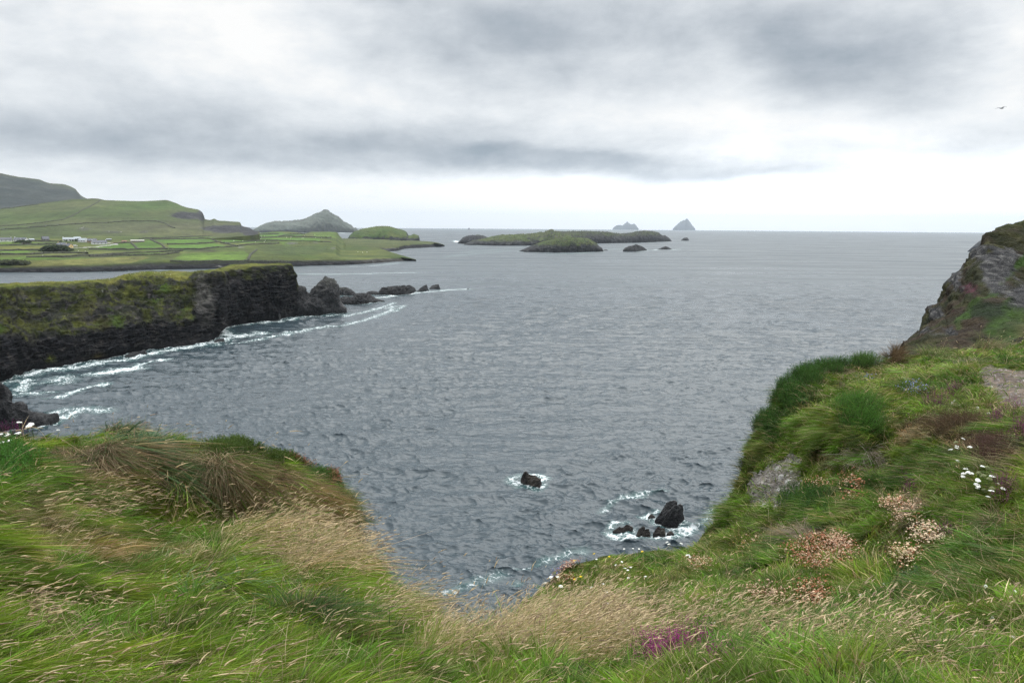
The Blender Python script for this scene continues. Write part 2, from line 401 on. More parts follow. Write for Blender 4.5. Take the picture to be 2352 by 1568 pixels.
# --- green hill with the cliff at its seaward end
SKC = [(-120, 492), (0, 480), (48, 472), (121, 464), (180, 459), (220, 456.5), (242, 460), (285, 461), (333, 462.6), (379, 461), (403, 467), (430, 477), (454, 481), (463, 488), (469, 505), (484, 507), (492, 504.5), (500, 507.5), (550, 511), (554, 520), (575, 526), (596, 536)]
cols = []
for a, b in SKC:
    r3 = 2500 - 150 * sm(np.array(a), 380, 600)
    f0 = 552 if a < 450 else 552 - 14 * (a - 450) / 146
    cols.append((a, [(f0, 1420), (f0 - 6, 1640), (max(b + 1.5, f0 - 6 - (f0 - 6 - b) * .33), 1900), (max(b + .7, f0 - 6 - (f0 - 6 - b) * .72), 2200), (b, float(r3))]))
def line_k(U, V, pts, w):
    d = np.full(U.shape, 1e9)
    for (a, b), (c, e) in zip(pts[:-1], pts[1:]):
        L = (c - a)**2 + (e - b)**2; q = np.clip(((U - a) * (c - a) + (V - b) * (e - b)) / L, 0, 1)
        d = np.minimum(d, np.hypot(U - a - q * (c - a), V - b - q * (e - b)))
    return np.exp(-(d / w)**2)
def col_C(U, V, P, N):
    n = fbm(P, 180, 5, .55); n2 = fbm(P, 40, 5, .6)
    c = gr(P, 260, (.052, .075, .020), (.098, .105, .040)); c = mixc(c, (.055, .105, .016), np.clip(.8 * gz(U, V, 340, 470, 110, 16) + .6 * gz(U, V, 40, 500, 110, 22), 0, 1) * (.6 + .4 * sm(n, -.2, .3)))
    c = mixc(c, (.085, .085, .045), .7 * gz(U, V, 400, 520, 260, 12))
    c = c * (1 + .35 * fbm(P + 70, 60, 6, .7))[..., None]
    rk = gz(U, V, 425, 497, 40, 9) * 1.25 + gz(U, V, 465, 495, 12, 14) + gz(U, V, 525, 526, 62, 8.5) * 1.6 + gz(U, V, 575, 534, 20, 8)
    rk = sm(rk + .35 * n2, .45, .75)
    c = c * (1 - rk[..., None]) + (ROCK_D * 1.1 + ROCK_M * .55 * sm(n2, -.2, .5)[..., None]) * rk[..., None]
    bp = sm(gz(U, V, 195, 527, 26, 7) + gz(U, V, 260, 533, 34, 5) + gz(U, V, 330, 532, 18, 5) + .5 * fbm(P, 14, 4, .7), .55, .95)
    c = mixc(c, (.06, .06, .05), bp * .8); c = mixc(c, (.32, .32, .31), sm(fbm(P + 5, 9, 3, .7), .25, .42) * bp)
    return c
def disp_C(U, V, P, N):
    rk = np.clip(gz(U, V, 430, 497, 45, 12) + gz(U, V, 530, 525, 65, 10), 0, 1)
    return 6 * fbm(P, 170, 6, .55) + rk * 6 * fbm(P, 35, 5, .6, ridge=True) * sm(480 - U, -150, 10) + sm(-V, -552, -540) * 0
o, C_UVP = loft('hill', cols, 620, (8, 24, 40, 30), M_land, col_C, disp_C, back=((200, -30), (500, -200)))
tag(o, 'broad green hill ending in a dark sea cliff', kind='structure')

# --- fields by the bay
cols = [(-160, [(624, None), (612, -9), (590, 1080), (570, 1230), (552, 1420), (545, 1600)]),
        (0, [(625.5, None), (614, -9), (592, 1080), (570, 1230), (552, 1420), (544, 1620)]),
        (140, [(625, None), (610, -10), (590, 1080), (570, 1230), (553, 1420), (543, 1650)]),
        (250, [(623.5, None), (608, -10), (590, 1100), (570, 1250), (552, 1450), (541, 1750)]),
        (330, [(620, None), (602, -12), (588, 1110), (568, 1270), (550, 1500), (539, 1850)]),
        (480, [(617, None), (599, -12), (586, 1120), (566, 1320), (548, 1600), (537, 2050)]),
        (596, [(614, None), (598, -12), (584, 1130), (563, 1380), (545, 1750), (535.5, 2250)]),
        (640, [(613, None), (598, -12), (583, 1140), (562, 1400), (544, 1800), (531.6, 2350)]),
        (665, [(612, None), (598, -12), (582, 1150), (562, 1420), (545, 1820), (532.4, 2350)]),
        (700, [(611, None), (598, -12), (582, 1170), (562, 1450), (545, 1850), (535.6, 2300)]),
        (717, [(610, None), (598, -12), (582, 1180), (562, 1460), (545, 1850), (532, 2300)]),
        (770, [(609, None), (596, -12), (583, 1200), (567, 1450), (555, 1700), (532.8, 2300)]),
        (784, [(608.5, None), (596, -12), (584, 1200), (572, 1400), (563, 1600), (546, 2150)]),
        (796, [(608, None), (596, -12), (585, 1190), (576, 1340), (570, 1430), (563, 1560)]),
        (853, [(605, None), (595, -10), (587, 1170), (578, 1300), (572, 1400), (566.5, 1480)]),
        (905, [(601, None), (594, -8), (590, 1120), (587, 1150), (584, 1180), (581, 1220)]),
        (935, [(599, None), (594, -6), (592.6, 1120), (591.6, 1130), (590.6, 1142), (590, 1150)]),
        (956, [(597.3, None), (596.8, -2), (596.7, 1114), (596.6, 1116), (596.5, 1119), (596.4, 1122)])]
def inpoly(U, V, poly):
    ins = np.zeros(U.shape, bool); n = len(poly)
    for i in range(n):
        (x1, y1), (x2, y2) = poly[i], poly[(i + 1) % n]
        ins ^= ((y1 > V) != (y2 > V)) & (U < (x2 - x1) * (V - y1) / ((y2 - y1) or 1e-9) + x1)
    return ins
G1, G2, G3, G4, G5 = (.075, .155, .020), (.105, .180, .024), (.125, .130, .028), (.085, .140, .020), (.140, .135, .045)
FIELDS = [  # bright pasture and rough meadow patches
    ([(213, 566), (262, 560), (300, 559), (313, 571), (290, 573), (235, 571)], G1), ([(305, 560), (352, 551), (372, 567), (345, 570), (318, 571)], G1),
    ([(352, 550), (480, 548), (500, 557), (385, 561)], G1), ([(385, 563), (495, 559), (520, 566), (465, 572), (395, 570)], G1),
    ([(395, 597), (420, 583), (562, 577), (572, 586), (560, 598), (440, 600)], G2), ([(212, 586), (300, 581), (370, 579), (372, 581), (330, 584), (235, 587)], G2),
    ([(0, 555), (135, 557), (132, 562), (0, 563)], G4), ([(0, 566), (130, 565), (128, 571), (0, 575)], G3), ([(0, 578), (62, 576), (70, 580), (0, 583)], G2),
    ([(0, 592), (100, 586), (230, 590), (225, 594), (110, 596), (0, 598)], G4), ([(20, 612), (100, 599), (200, 594), (330, 588), (345, 592), (300, 603), (200, 607), (60, 615)], G3),
    ([(380, 546), (480, 543), (600, 541), (606, 546), (500, 550)], G4), ([(500, 541), (640, 534), (700, 538), (690, 543), (520, 549)], G1), ([(505, 550), (640, 546), (735, 548), (735, 555), (640, 553), (520, 560)], G1),
    ([(225, 556), (330, 552), (333, 556), (235, 561)], G5), ([(0, 598), (110, 597), (90, 603), (0, 606)], G3), ([(720, 534), (768, 534), (778, 546), (720, 545)], G4), ([(640, 556), (690, 552), (720, 556), (655, 566)], G4)]
HEDGES = [[(0, 564.5), (100, 561), (160, 560)], [(0, 575.5), (70, 574), (130, 572), (160, 572)], [(0, 585), (60, 584), (140, 580), (200, 583)], [(60, 591), (140, 590), (250, 584), (320, 581), (420, 577)],
          [(205, 589), (300, 587), (380, 584), (410, 581)], [(262, 560), (300, 558), (318, 573)], [(346, 551), (372, 563), (382, 572)], [(385, 562), (500, 557.5)], [(350, 550.5), (480, 547.5), (510, 559), (545, 566)],
          [(490, 548.5), (620, 545), (650, 543), (700, 544), (760, 546)], [(515, 558), (600, 553), (700, 554), (760, 556)], [(390, 572), (460, 573), (520, 567), (580, 562), (640, 560)], [(392, 600), (440, 601.5), (560, 600), (640, 601), (740, 602)],
          [(570, 598), (575, 585), (590, 574)], [(205, 572), (300, 573), (385, 571)], [(320, 548), (440, 544), (560, 540), (640, 537)], [(0, 554.5), (60, 553), (140, 556)], [(635, 545), (655, 539), (700, 537.5)]]
def col_B(U, V, P, N):
    n = fbm(P, 70, 5, .6); n2 = fbm(P, 18, 5, .65); du = 4 * n; dv = 1.0 * n2
    c = gr(P, 90, (.050, .080, .014), (.108, .122, .030))
    for poly, g in FIELDS:
        k = inpoly(U + du, V + dv, poly).astype(float) * (.85 + .15 * sm(n2, -.4, .4)); c = mixc(c, g, k * .92)
    mow = inpoly(U + du, V, FIELDS[10][0]) & (np.sin((U + V * 4.2) * .75) > .55); c = mixc(c, (.20, .18, .08), mow * .6)
    c = mixc(c, (.05, .05, .028), sm(gz(U, V, 470, 576, 60, 5) + gz(U, V, 200, 591, 120, 2.5) + .4 * n2, .6, 1.0))
    for L in HEDGES: c = mixc(c, (.024, .028, .014), np.clip(1.2 * line_k(U + .7 * n, V + .3 * n2, L, .95), 0, 1) * .85)
    c = mixc(c, (.05, .075, .02), .75 * sm(gz(U, V, 680, 575, 130, 16) + .4 * n, .5, .8)); c = mixc(c, (.075, .085, .025), .8 * sm(gz(U, V, 700, 560, 60, 5) + .4 * n2, .5, .8))
    out = sm(gz(U, V, 670, 561, 30, 4) + gz(U, V, 765, 572, 14, 5) + gz(U, V, 725, 559, 14, 3) + gz(U, V, 553, 568, 20, 4) + .6 * n2, .75, 1.05)
    c = mixc(c, (.13, .13, .12), out); c = mixc(c, (.035, .038, .016), .7 * sm(fbm(P + 44, 34, 5, .65), .22, .5) * sm(V, 545, 560))
    c = c * (1 + .38 * fbm(P + 70, 26, 6, .7) + .25 * fbm(P + 90, 7, 4, .7))[..., None]
    # rocky shore
    vs = np.interp(U, [q[0] for q in cols], [q[1][0][0] for q in cols]); top = np.interp(U, [q[0] for q in cols], [q[1][1][0] for q in cols])
    f = (vs - V) / np.maximum(vs - top, 1); bank = sm(-(f + .45 * n), -1.15, -.85)
    lit = fbm(P * np.array([.5, 1, 3.0]), 16, 5, .65)
    rc = ROCK_D * .9 + (np.array([.22, .215, .20]) - ROCK_D) * (sm(lit, .12, .5) * sm(-f, -.75, -.35))[..., None]
    rc = mixc(rc, (.035, .042, .018), sm(f + .3 * n2, .5, .9))
    rc = mixc(rc, ROCK_D * .7, sm(-f, -.16, -.05))
    rc = mixc(rc, (.085, .08, .07), .6 * sm(U, 800, 860))
    c = c * (1 - bank[..., None]) + rc * bank[..., None]
    return c
def disp_B(U, V, P, N):
    vs = np.interp(U, [q[0] for q in cols], [q[1][0][0] for q in cols]); f = np.clip((vs - V) / 14, 0, 1)
    return sm(-U, -962, -840) * (1.3 * fbm(P, 60, 4) * sm(-V, -590, -560) + 3.0 * fbm(P, 14, 5, .6, ridge=True) * (1 - f) * sm(-np.abs(f - .4), -.6, 0) + .9 * fbm(P, 22, 4) + 5 * np.clip(gz(U, V, 680, 560, 50, 5) + gz(U, V, 765, 571, 14, 5), 0, 1) * (fbm(P, 25, 4, .6) + .3))
cols = [(a, [(v, (r * .915 if (k in (2, 3, 4) and a < 780 and r) else r)) for k, (v, r) in enumerate(L)]) for a, L in cols]
bcols = cols
o, B_UVP = loft('farmland', cols, 1500, (26, 24, 24, 26, 22), M_land, col_B, disp_B, back=((100, -18), (300, -80)))
tag(o, 'green farmland sloping down to the rocky bay shore', kind='structure')
FOAM.append(([(q[0], q[1][0][0]) for q in cols], 2.5))
# --- low point behind it
cols = [(760, [(566, None), (562, -14), (557, 1900), (551, 2300)]), (800, [(575, None), (570, -14), (560, 1800), (548.5, 2300)]), (885, [(577.5, None), (570.5, -14), (562, 1700), (551, 2200)]),
        (910, [(576.5, None), (569, -14), (561, 1720), (552.5, 2200)]), (930, [(571.5, None), (564, -14), (559, 1800), (553, 2200)]), (980, [(568.5, None), (560.5, -14), (557, 1900), (554.3, 2150)]),
        (1005, [(566.5, None), (561, -8), (559, 1850), (557.5, 1950)]), (1021, [(564.5, None), (563.6, -3), (563.3, 1895), (563, 1910)])]
pcols = cols
def col_B2(U, V, P, N):
    n = fbm(P, 30, 5, .65); c = gr(P, 80, (.058, .080, .020), (.095, .100, .034))
    vs = np.interp(U, [q[0] for q in pcols], [q[1][0][0] for q in pcols]); top = np.interp(U, [q[0] for q in pcols], [q[1][1][0] for q in pcols])
    f = (vs - V) / np.maximum(vs - top, 1); bank = sm(-(f + .5 * n), -1.1, -.75)
    rc = ROCK_D + (ROCK_M * 1.2 - ROCK_D) * sm(n, -.1, .6)[..., None]
    return c * (1 - bank[..., None]) + rc * bank[..., None]
def disp_B2(U, V, P, N): return sm(-U, -1024, -900) * (1.6 * fbm(P, 30, 5, .6) + 1.6 * fbm(P, 10, 4, .6, ridge=True))
o, B2_UVP = loft('headland', cols, 420, (16, 16, 16), M_land, col_B2, disp_B2, back=((60, -10), (150, -80)))
tag(o, 'low grassy point running out behind the farmland shore', kind='structure')
FOAM.append(([(q[0], q[1][0][0]) for q in cols], 3))
# --- rounded hill on that point
o = ridge('hill', [(797, 550), (803, 541), (812, 533), (828, 527.5), (846, 523.5), (866, 521), (880, 519.2), (896, 521), (912, 526), (925, 529.5), (933, 533), (938, 541), (943, 541), (951, 537.5), (957, 539.5), (962, 541), (965, 553)],
          [(797, 556), (965, 556)], 190, 220, 60, M_land, c_island((.045, .085, .014), (.085, .105, .026), .50, .16, 60), namp=.10, pw=.75, taper=.35)
tag(o, 'rounded green hill with a dark rocky nose on the point', kind='structure'); FOAM.pop()
# --- peaked island behind
def col_E(P, N, h):
    n = fbm(P, 260, 5, .6); c = gr(P, 300, (.078, .094, .076), (.120, .134, .108))
    rk = sm(-(N[..., 2] + .25 * n + .25 * h), -.72, -.45); c = mixc(c, (.060, .066, .050), rk * .9)
    return mixc(c, (.05, .05, .05), sm(-h + .12 * n, -.16, -.08))
o = ridge('island', [(578, 531), (583, 527), (595, 520), (607, 515), (634, 508.5), (646, 509), (668, 508), (697, 505.5), (724, 493.5), (740, 487), (748.7, 483.3), (755, 487), (763, 493), (776, 498.5), (788, 508), (799, 513), (807, 517.5), (813, 524), (817, 522.5), (824, 530), (826, 533)],
          [(578, 534), (700, 534.5), (826, 533.6)], 420, 300, 90, M_land, col_E, namp=.16, nscale=150, pw=.85, zlow=4)
tag(o, 'pale green island rising to a pointed peak far behind the farmland', kind='structure')
# --- the long low island and the one in front of it
cis = c_island((.040, .068, .014), (.075, .088, .026), .50, .25, 40)
a1 = ridge('i', [(1051, 558), (1062, 547), (1072, 543), (1085, 540.6), (1100, 540.5), (1112, 542.4), (1120, 546), (1135, 551), (1145, 556), (1150, 559)], [(1051, 559), (1150, 563)], 120, 120, 40, M_land, c_island(hcut=.9, s=30), namp=.2, pw=.6)
a2 = ridge('i', [(1066, 561), (1085, 553), (1126, 545.5), (1150, 541.5), (1190, 540.5), (1214, 538.8), (1246, 535.4), (1256, 533), (1264, 528.6), (1269, 530), (1273, 532.6), (1290, 537), (1310, 543), (1330, 552), (1340, 559)],
           [(1066, 562.5), (1139, 564), (1220, 564), (1345, 561)], 230, 260, 60, M_land, c_island((.050, .075, .016), (.085, .095, .03), .60, .22, 40), namp=.20, nscale=30, pw=.7, taper=.4, rug=.06, octv=6)
a3 = ridge('i', [(1240, 556), (1250, 538), (1273, 532.5), (1300, 533.8), (1348, 533), (1397, 535.2), (1424, 539), (1440, 537.5), (1456, 535.2), (1470, 533), (1483, 532), (1500, 533), (1512, 535.2), (1518, 540), (1523, 542), (1527, 541), (1534, 545), (1539, 548.6), (1543, 553.6)],
           [(1240, 560), (1367, 559), (1461, 557.6), (1543, 554)], 260, 420, 70, M_land, c_island((.045, .065, .016), (.075, .085, .028), .66, .55, 36), namp=.20, nscale=26, pw=.55, taper=.4, rug=.10, octv=6)
o = join([a1, a2, a3], 'island'); tag(o, 'long low dark island with green tops lying across the bay mouth', kind='structure')
o = ridge('island', [(1192, 577), (1200, 573.5), (1209, 570), (1222, 565), (1236, 560.7), (1256, 555), (1276, 550.5), (1292, 548.5), (1308, 547.3), (1330, 547.6), (1351, 549.4), (1357, 552), (1362, 556), (1370, 560), (1376, 566), (1382, 569), (1386, 577)],
          [(1192, 577.2), (1210, 578.8), (1246, 579.6), (1285, 580), (1340, 579), (1386, 577.6)], 120, 320, 70, M_land, c_island((.050, .082, .014), (.090, .105, .030), .46, .42, 22), namp=.20, nscale=12, pw=.50, taper=.4, rug=.06, octv=6)
tag(o, 'small humped island with a bright green top, in front of the long island', kind='structure')
# --- the far islands on the horizon
def c_far(P, N, h): return np.broadcast_to(np.array([.05, .05, .05]), P.shape) * (1 + .5 * fbm(P, 90, 4, .6))[..., None]
o = ridge('island', [(1407, 525.5), (1411, 521), (1416, 518.3), (1424, 517.5), (1430, 518.3), (1435, 514.5), (1441, 509.9), (1445, 513), (1449, 516), (1453, 515.5), (1457, 514.3), (1461, 518), (1467, 525.6)],
          [(1407, 526.6), (1467, 526.9)], 160, 160, 40, M_land, c_far, namp=.10, nscale=50, pw=.8, rug=.05, zlow=12)
tag(o, 'small jagged island on the horizon, left of the pyramid one', kind='structure'); FOAM.pop()
o = ridge('island', [(1545, 526), (1551, 519.5), (1558, 513.7), (1564, 509), (1569, 506.4), (1573, 505.8), (1577.3, 502.4), (1580, 504.5), (1584, 509.5), (1590, 517.5), (1597, 526)],
          [(1545, 527.6), (1597, 528)], 300, 160, 40, M_land, c_far, namp=.07, nscale=60, pw=.8, zlow=12)
tag(o, 'steep pyramid island on the horizon', kind='structure'); FOAM.pop()

# --- sea rocks: each its own thing
def rock(sky, base, depth, label, nu=90, nph=36, namp=.22, cf=c_rock, strat=(.7, .3, .45), **k):
    hs = k.pop('hs', 1.0); bb = np.array(base, float); sky = [(a, float(np.interp(a, bb[:, 0], bb[:, 1])) - (float(np.interp(a, bb[:, 0], bb[:, 1])) - v) * hs) for a, v in sky]
    nu, nph = int(nu * 1.5), int(nph * 1.5); k.setdefault('octv', 6); k.setdefault('rug', .08); namp *= 1.35
    o = ridge('sea_rock', sky, base, depth, nu, nph, M_rock, cf, namp=namp, strat=strat, pw=k.pop('pw', .6), smooth=k.pop('smooth', False), **k)
    tag(o, label, 'rock', 'dark rocks standing in the sea'); return o
def c_stack(P, N, h):
    c = c_rock(P, N, h); return mixc(c, (.075, .075, .062), sm(h + .35 * fbm(P, 5, 4), .6, 1.0) * .8)
rock([(640, 722), (655, 704), (668, 690), (676, 684), (682, 668), (686, 662.5), (697, 664), (703, 676), (712, 678), (722, 668), (734, 655.5), (742, 648), (749, 645), (760, 645.8), (768, 650), (774, 656), (776, 672), (781, 690), (790, 702), (795, 706), (797, 716)],
     [(640, 735), (663, 725), (736, 722), (797, 718)], 18, 'tall humped dark rock joined to the foot of the promontory', nu=260, nph=80, namp=.16, cf=c_stack, rug=.05, taper=.4)
rock([(770, 670), (780, 661.5), (795, 661.5), (808, 667), (821, 676)], [(770, 679), (821, 679)], 8, 'low dark rock just right of the tall humped one', cf=c_stack)
rock([(772, 688), (790, 682), (808, 684), (819, 676.5), (836, 676), (849, 679), (866, 686), (884, 691)], [(772, 700), (830, 698), (884, 692)], 9, 'flat dark shelf rock reaching out below the tall humped one', nu=160)
rock([(838, 675), (846, 670), (856, 668.8), (868, 670.5)], [(838, 676.5), (868, 677)], 6, 'small low rock at the near end of the reef', nu=50)
rock([(868, 673), (872, 666), (878, 661.5), (900, 660), (920, 659), (928, 657), (932, 660), (940, 656.8), (953, 662), (957, 669)], [(868, 677.5), (930, 677), (957, 670)], 9, 'longest black rock of the reef', nu=170, rug=.12)
rock([(958, 668), (966, 662), (974, 658), (979, 655.4), (984.5, 665)], [(958, 669.5), (985, 668)], 6, 'pointed black rock in the reef, right of the longest', nu=60, rug=.12)
rock([(986, 662), (990, 658), (995, 655.4), (1007, 653.7), (1011, 662)], [(986, 663.5), (1011, 663.5)], 6, 'black block at the seaward end of the reef', nu=60)
rock([(1072, 664), (1075, 661.8), (1078, 664)], [(1072, 664.4), (1078, 664.4)], 3, 'tiny rock breaking the sea beyond the reef end', nu=20, nph=12)
cr = dict(cf=c_rock_far)
rock([(1431, 574), (1435, 570), (1448, 566), (1456, 565), (1461, 562.6), (1472, 566), (1480, 569.5), (1486, 574)], [(1431, 577.6), (1460, 578), (1486, 575)], 22, 'largest black rock right of the small humped island', **cr)
rock([(1510, 572.3), (1520, 569), (1529, 566.3), (1536, 568.5), (1543, 572)], [(1510, 573), (1543, 572.6)], 14, 'low black rock with foam, right of the largest', nu=50, **cr)
rock([(1564, 551.8), (1568, 549), (1571.5, 546.7), (1579, 546.5), (1583, 551.8)], [(1564, 552.6), (1583, 552.6)], 26, 'wedge shaped rock off the right end of the long island', nu=50, **cr)
rock([(1386, 574.4), (1391, 572.7), (1397, 574.4)], [(1386, 575.4), (1397, 575.4)], 10, 'tiny rock beside the small humped island', nu=30, nph=14, **cr)
rock([(1074.5, 525.8), (1077, 523.7), (1080, 525.8)], [(1074.5, 527), (1080, 527)], 60, 'lone tiny rock far out on the horizon', nu=24, nph=14, **cr)
# near rocks below the gully
def c_brown(P, N, h):
    return c_rock(P, N, h) * np.array([2.3, 1.95, 1.6])
nr = dict(strat=(.85, .35, .30), nph=46, cf=c_brown)
rock([(1196, 1101), (1200, 1089), (1204, 1085), (1208, 1084), (1212, 1091), (1217, 1094), (1224, 1098), (1228, 1097), (1234, 1103), (1240, 1101), (1244, 1108)],
     [(1196, 1107), (1219, 1116), (1240, 1123), (1244, 1115)], 1.0, 'jagged brown rock alone in the water, in foam', nu=130, namp=.30, rug=.22, **nr)
rock([(1504, 1194), (1512, 1184), (1522, 1173), (1529, 1163), (1535, 1158), (1544, 1157), (1550, 1155.5), (1553, 1159), (1556, 1168), (1561, 1164), (1565, 1162.5), (1568, 1176), (1571, 1186), (1572, 1196)],
     [(1504, 1196), (1526, 1205), (1552, 1210.5), (1572, 1198)], 1.6, 'big black fin shaped rock with a broken top', nu=170, namp=.20, rug=.12, **{**nr, 'cf': c_rock})
rock([(1407, 1219), (1415, 1210), (1423, 1206), (1430, 1209), (1437, 1202), (1446, 1203), (1454, 1208)], [(1407, 1220), (1430, 1223), (1454, 1214)], 1.0, 'low brown rock washed over, farthest left of the near group', nu=80, namp=.42, hs=.62, rug=.25, **nr)
rock([(1461, 1228), (1466, 1216), (1471, 1209), (1478, 1205.5), (1482, 1213), (1488, 1211), (1494, 1222)], [(1461, 1230), (1478, 1234), (1494, 1232)], .9, 'small split brown rock just above the grass edge', nu=80, namp=.42, hs=.7, rug=.25, **nr)
rock([(1500, 1222), (1507, 1213), (1514, 1206), (1519, 1209), (1524, 1209.5), (1529, 1220)], [(1500, 1226), (1529, 1228)], .8, 'small pointed rock in foam in front of the black fin', nu=70, namp=.4, hs=.75, rug=.2, **nr)
rock([(1531, 1223), (1536, 1218), (1541, 1216), (1548, 1222)], [(1531, 1226), (1548, 1228)], .7, 'lowest knob of rock between the fin and the grass', nu=50, namp=.4, hs=.6, rug=.2, **nr)
rock([(1489, 1186), (1493, 1182), (1498, 1181), (1505, 1187)], [(1489, 1188), (1505, 1191)], .6, 'small washed rock at the left foot of the black fin', nu=50, namp=.25, **nr)
rock([(-40, 880), (-8, 888), (3, 891), (12, 897), (20, 904), (24, 925), (30, 929), (44, 928), (58, 932), (62, 944), (72, 947), (80, 950), (96, 948), (110, 951), (132, 948), (136, 955)],
     [(-40, 1000), (0, 990), (60, 985), (100, 978), (136, 964)], 5, 'dark stepped rock shelf at the left edge under the promontory', nu=260, nph=80, namp=.14, rug=.05)
rock([(492, 782), (500, 779), (508, 778), (514, 777), (516, 783)], [(492, 785), (516, 784)], 3, 'low dark rock in the foam at the promontory foot', nu=50, nph=20)
rock([(288, 816), (305, 809), (320, 808), (332, 803), (338, 812)], [(288, 820), (338, 815)], 3, 'flat wet rock at the middle of the promontory foot', nu=70, nph=24)

# --- the promontory with the mossy cliff
SHA = [(-120, 905), (0, 876), (70, 852), (146, 839), (249, 821), (290, 813), (337, 804), (439, 792), (490, 780), (503, 774), (508, 757), (542, 746.6), (600, 739), (645, 733), (668, 728), (688, 722)]
SKA = np.array([(-120, 652), (0, 651), (40, 648), (188, 644), (250, 639), (285, 629.5), (322, 623), (376, 622.5), (392, 627), (412, 630), (432, 624.5), (450, 620.5), (470, 618), (492, 620), (510, 613), (524, 611), (550, 606), (631, 605), (668, 606), (677, 612), (682, 640), (688, 668)], float).T
CLA = np.array([(-120, 790), (0, 786), (88, 788), (176, 771), (249, 757), (351, 742), (439, 738), (470, 700), (503, 668), (542, 655), (600, 640), (645, 635), (672, 650), (688, 690)], float).T
cols = []
for a, b in SHA:
    vs = float(np.interp(a, *SKA)); vc = float(np.interp(a, *CLA)); r0 = float(sea_r(a, b)); wide = float(np.interp(a, [-120, 0, 420, 480, 560, 690], [42, 42, 40, 16, 8, 3]))
    lip = vs + float(np.interp(a, [0, 250, 300, 420, 520, 600, 690], [16, 18, 30, 30, 14, 6, 2])); lip = min(lip, vc - 4)
    pl = float(np.interp(a, [0, 250, 400, 500, 600, 690], [40, 45, 60, 50, 25, 5]))
    cols.append((a, [(b, None), ((b + vc) / 2, r0 + 3), (vc, r0 + 6), ((vc + lip) / 2, r0 + 6 + wide * .5), (lip, r0 + 6 + wide), (vs, r0 + 6 + wide + pl)]))
acols = cols
def A_f(U, V):
    vs = np.interp(U, *SKA); vc = np.interp(U, *CLA); vb = np.interp(U, [q[0] for q in SHA], [q[1] for q in SHA]); return vs, vc, vb
def col_A(U, V, P, N):
    vs, vc, vb = A_f(U, V)
    n = fbm(P, 9, 6, .62); n2 = fbm(P + 50, 3.2, 5, .65); n3 = fbm(P + 90, 26, 4, .55)
    moss = gr(P, 7, (.022, .028, .008), (.085, .092, .020))
    moss = mixc(moss, (.070, .062, .030), sm(n3, .0, .4) * .6); moss = mixc(moss, (.055, .095, .014), sm(fbm(P + 7, 15, 4), .15, .5) * .8)
    turf = gr(P, 14, (.085, .105, .020), (.150, .145, .034))
    rk = ROCK_D * 1.0 + (ROCK_M * np.array([1.45, 1.3, 1.15]) - ROCK_D) * sm(n2, -.1, .8)[..., None]; crk = sm(fbm(P * np.array([.35, .35, 2.6]) + P[..., :1] * .25, 4.0, 4, .6, ridge=True), .35, .75); rk = mixc(rk, (.010, .010, .011), crk * .8)
    # grey rib
    rib = sm(gz(U, V, 470, 700, 26, 70) + .35 * n2, .4, .8); rk = mixc(rk, (.105, .10, .092), rib * .8)
    k = sm((vc - V) / 18 + 2.2 * n + .8 * n2, -.35, .45)                         # moss above the cliff line
    right = sm(U, 440, 520); k = k * (1 - right * sm(V + 30 * n + 55 * fbm(P * np.array([1, 1, .3]) + 21, 22, 3) - (vs + 30), -8, 22))
    k = k * (1 - .95 * sm(n2 + n * .9, .12, .40)) * (1 - rib * .75) * (1 - .8 * sm(fbm(P + 61, 12, 5, .65, ridge=True), .42, .62))
    c = rk * (1 - k[..., None]) + moss * k[..., None]
    lipk = sm(-(V - vs - np.interp(U, [0, 250, 300, 420, 520, 600, 690], [13, 14, 26, 22, 12, 5, 2])) / 5 + n * 2.6, -.6, .6)
    c = c * (1 - lipk[..., None]) + turf * lipk[..., None]
    c = mixc(c, (.30, .30, .29), sm(fbm(P + 3, 2.2, 3, .7), .42, .55) * sm(gz(U, V, 150, 725, 60, 25) + gz(U, V, 260, 672, 40, 12), .2, .5))
    c = mixc(c, (.22, .26, .03), gz(U, V, 108, 826, 12, 6) * sm(n2, -.1, .3) * .9); c = mixc(c, (.10, .075, .02), gz(U, V, 225, 820, 14, 6) * .6)
    c = mixc(c, (.012, .012, .013), sm(V - (vb - 7), 0, 5) * .9)
    return c
def disp_A(U, V, P, N):
    vs, vc, vb = A_f(U, V); low = sm(vb - V, 0, 20); pl = sm(V - vs, 2, 22)
    Q = P * np.array([1, 1, .6]); rb = fbm(P * np.array([1, 1, .25]), 34, 3, .5)
    return .9 * fbm(P + 12, 13, 4, .6) + low * 5.5 * rb * pl + low * (pl * (3.2 * fbm(Q, 17, 6, .55) + 1.8 * fbm(Q + 5, 8, 5, .55, ridge=True) + 1.5 * fbm(P * np.array([.4, .4, 2.0]) + P[..., :1] * .12, 3.6, 4, .6, ridge=True)) + .8 * fbm(P, 9, 5, .6))
o, A_UVP = loft('promontory', cols, 1100, (50, 60, 50, 50, 34), M_cliff, col_A, disp_A, back=((10, -6), (25, -45)))
tag(o, 'dark cliff promontory with mossy slopes and a grassy top', kind='structure')
FOAM.append((SHA, 2.6))

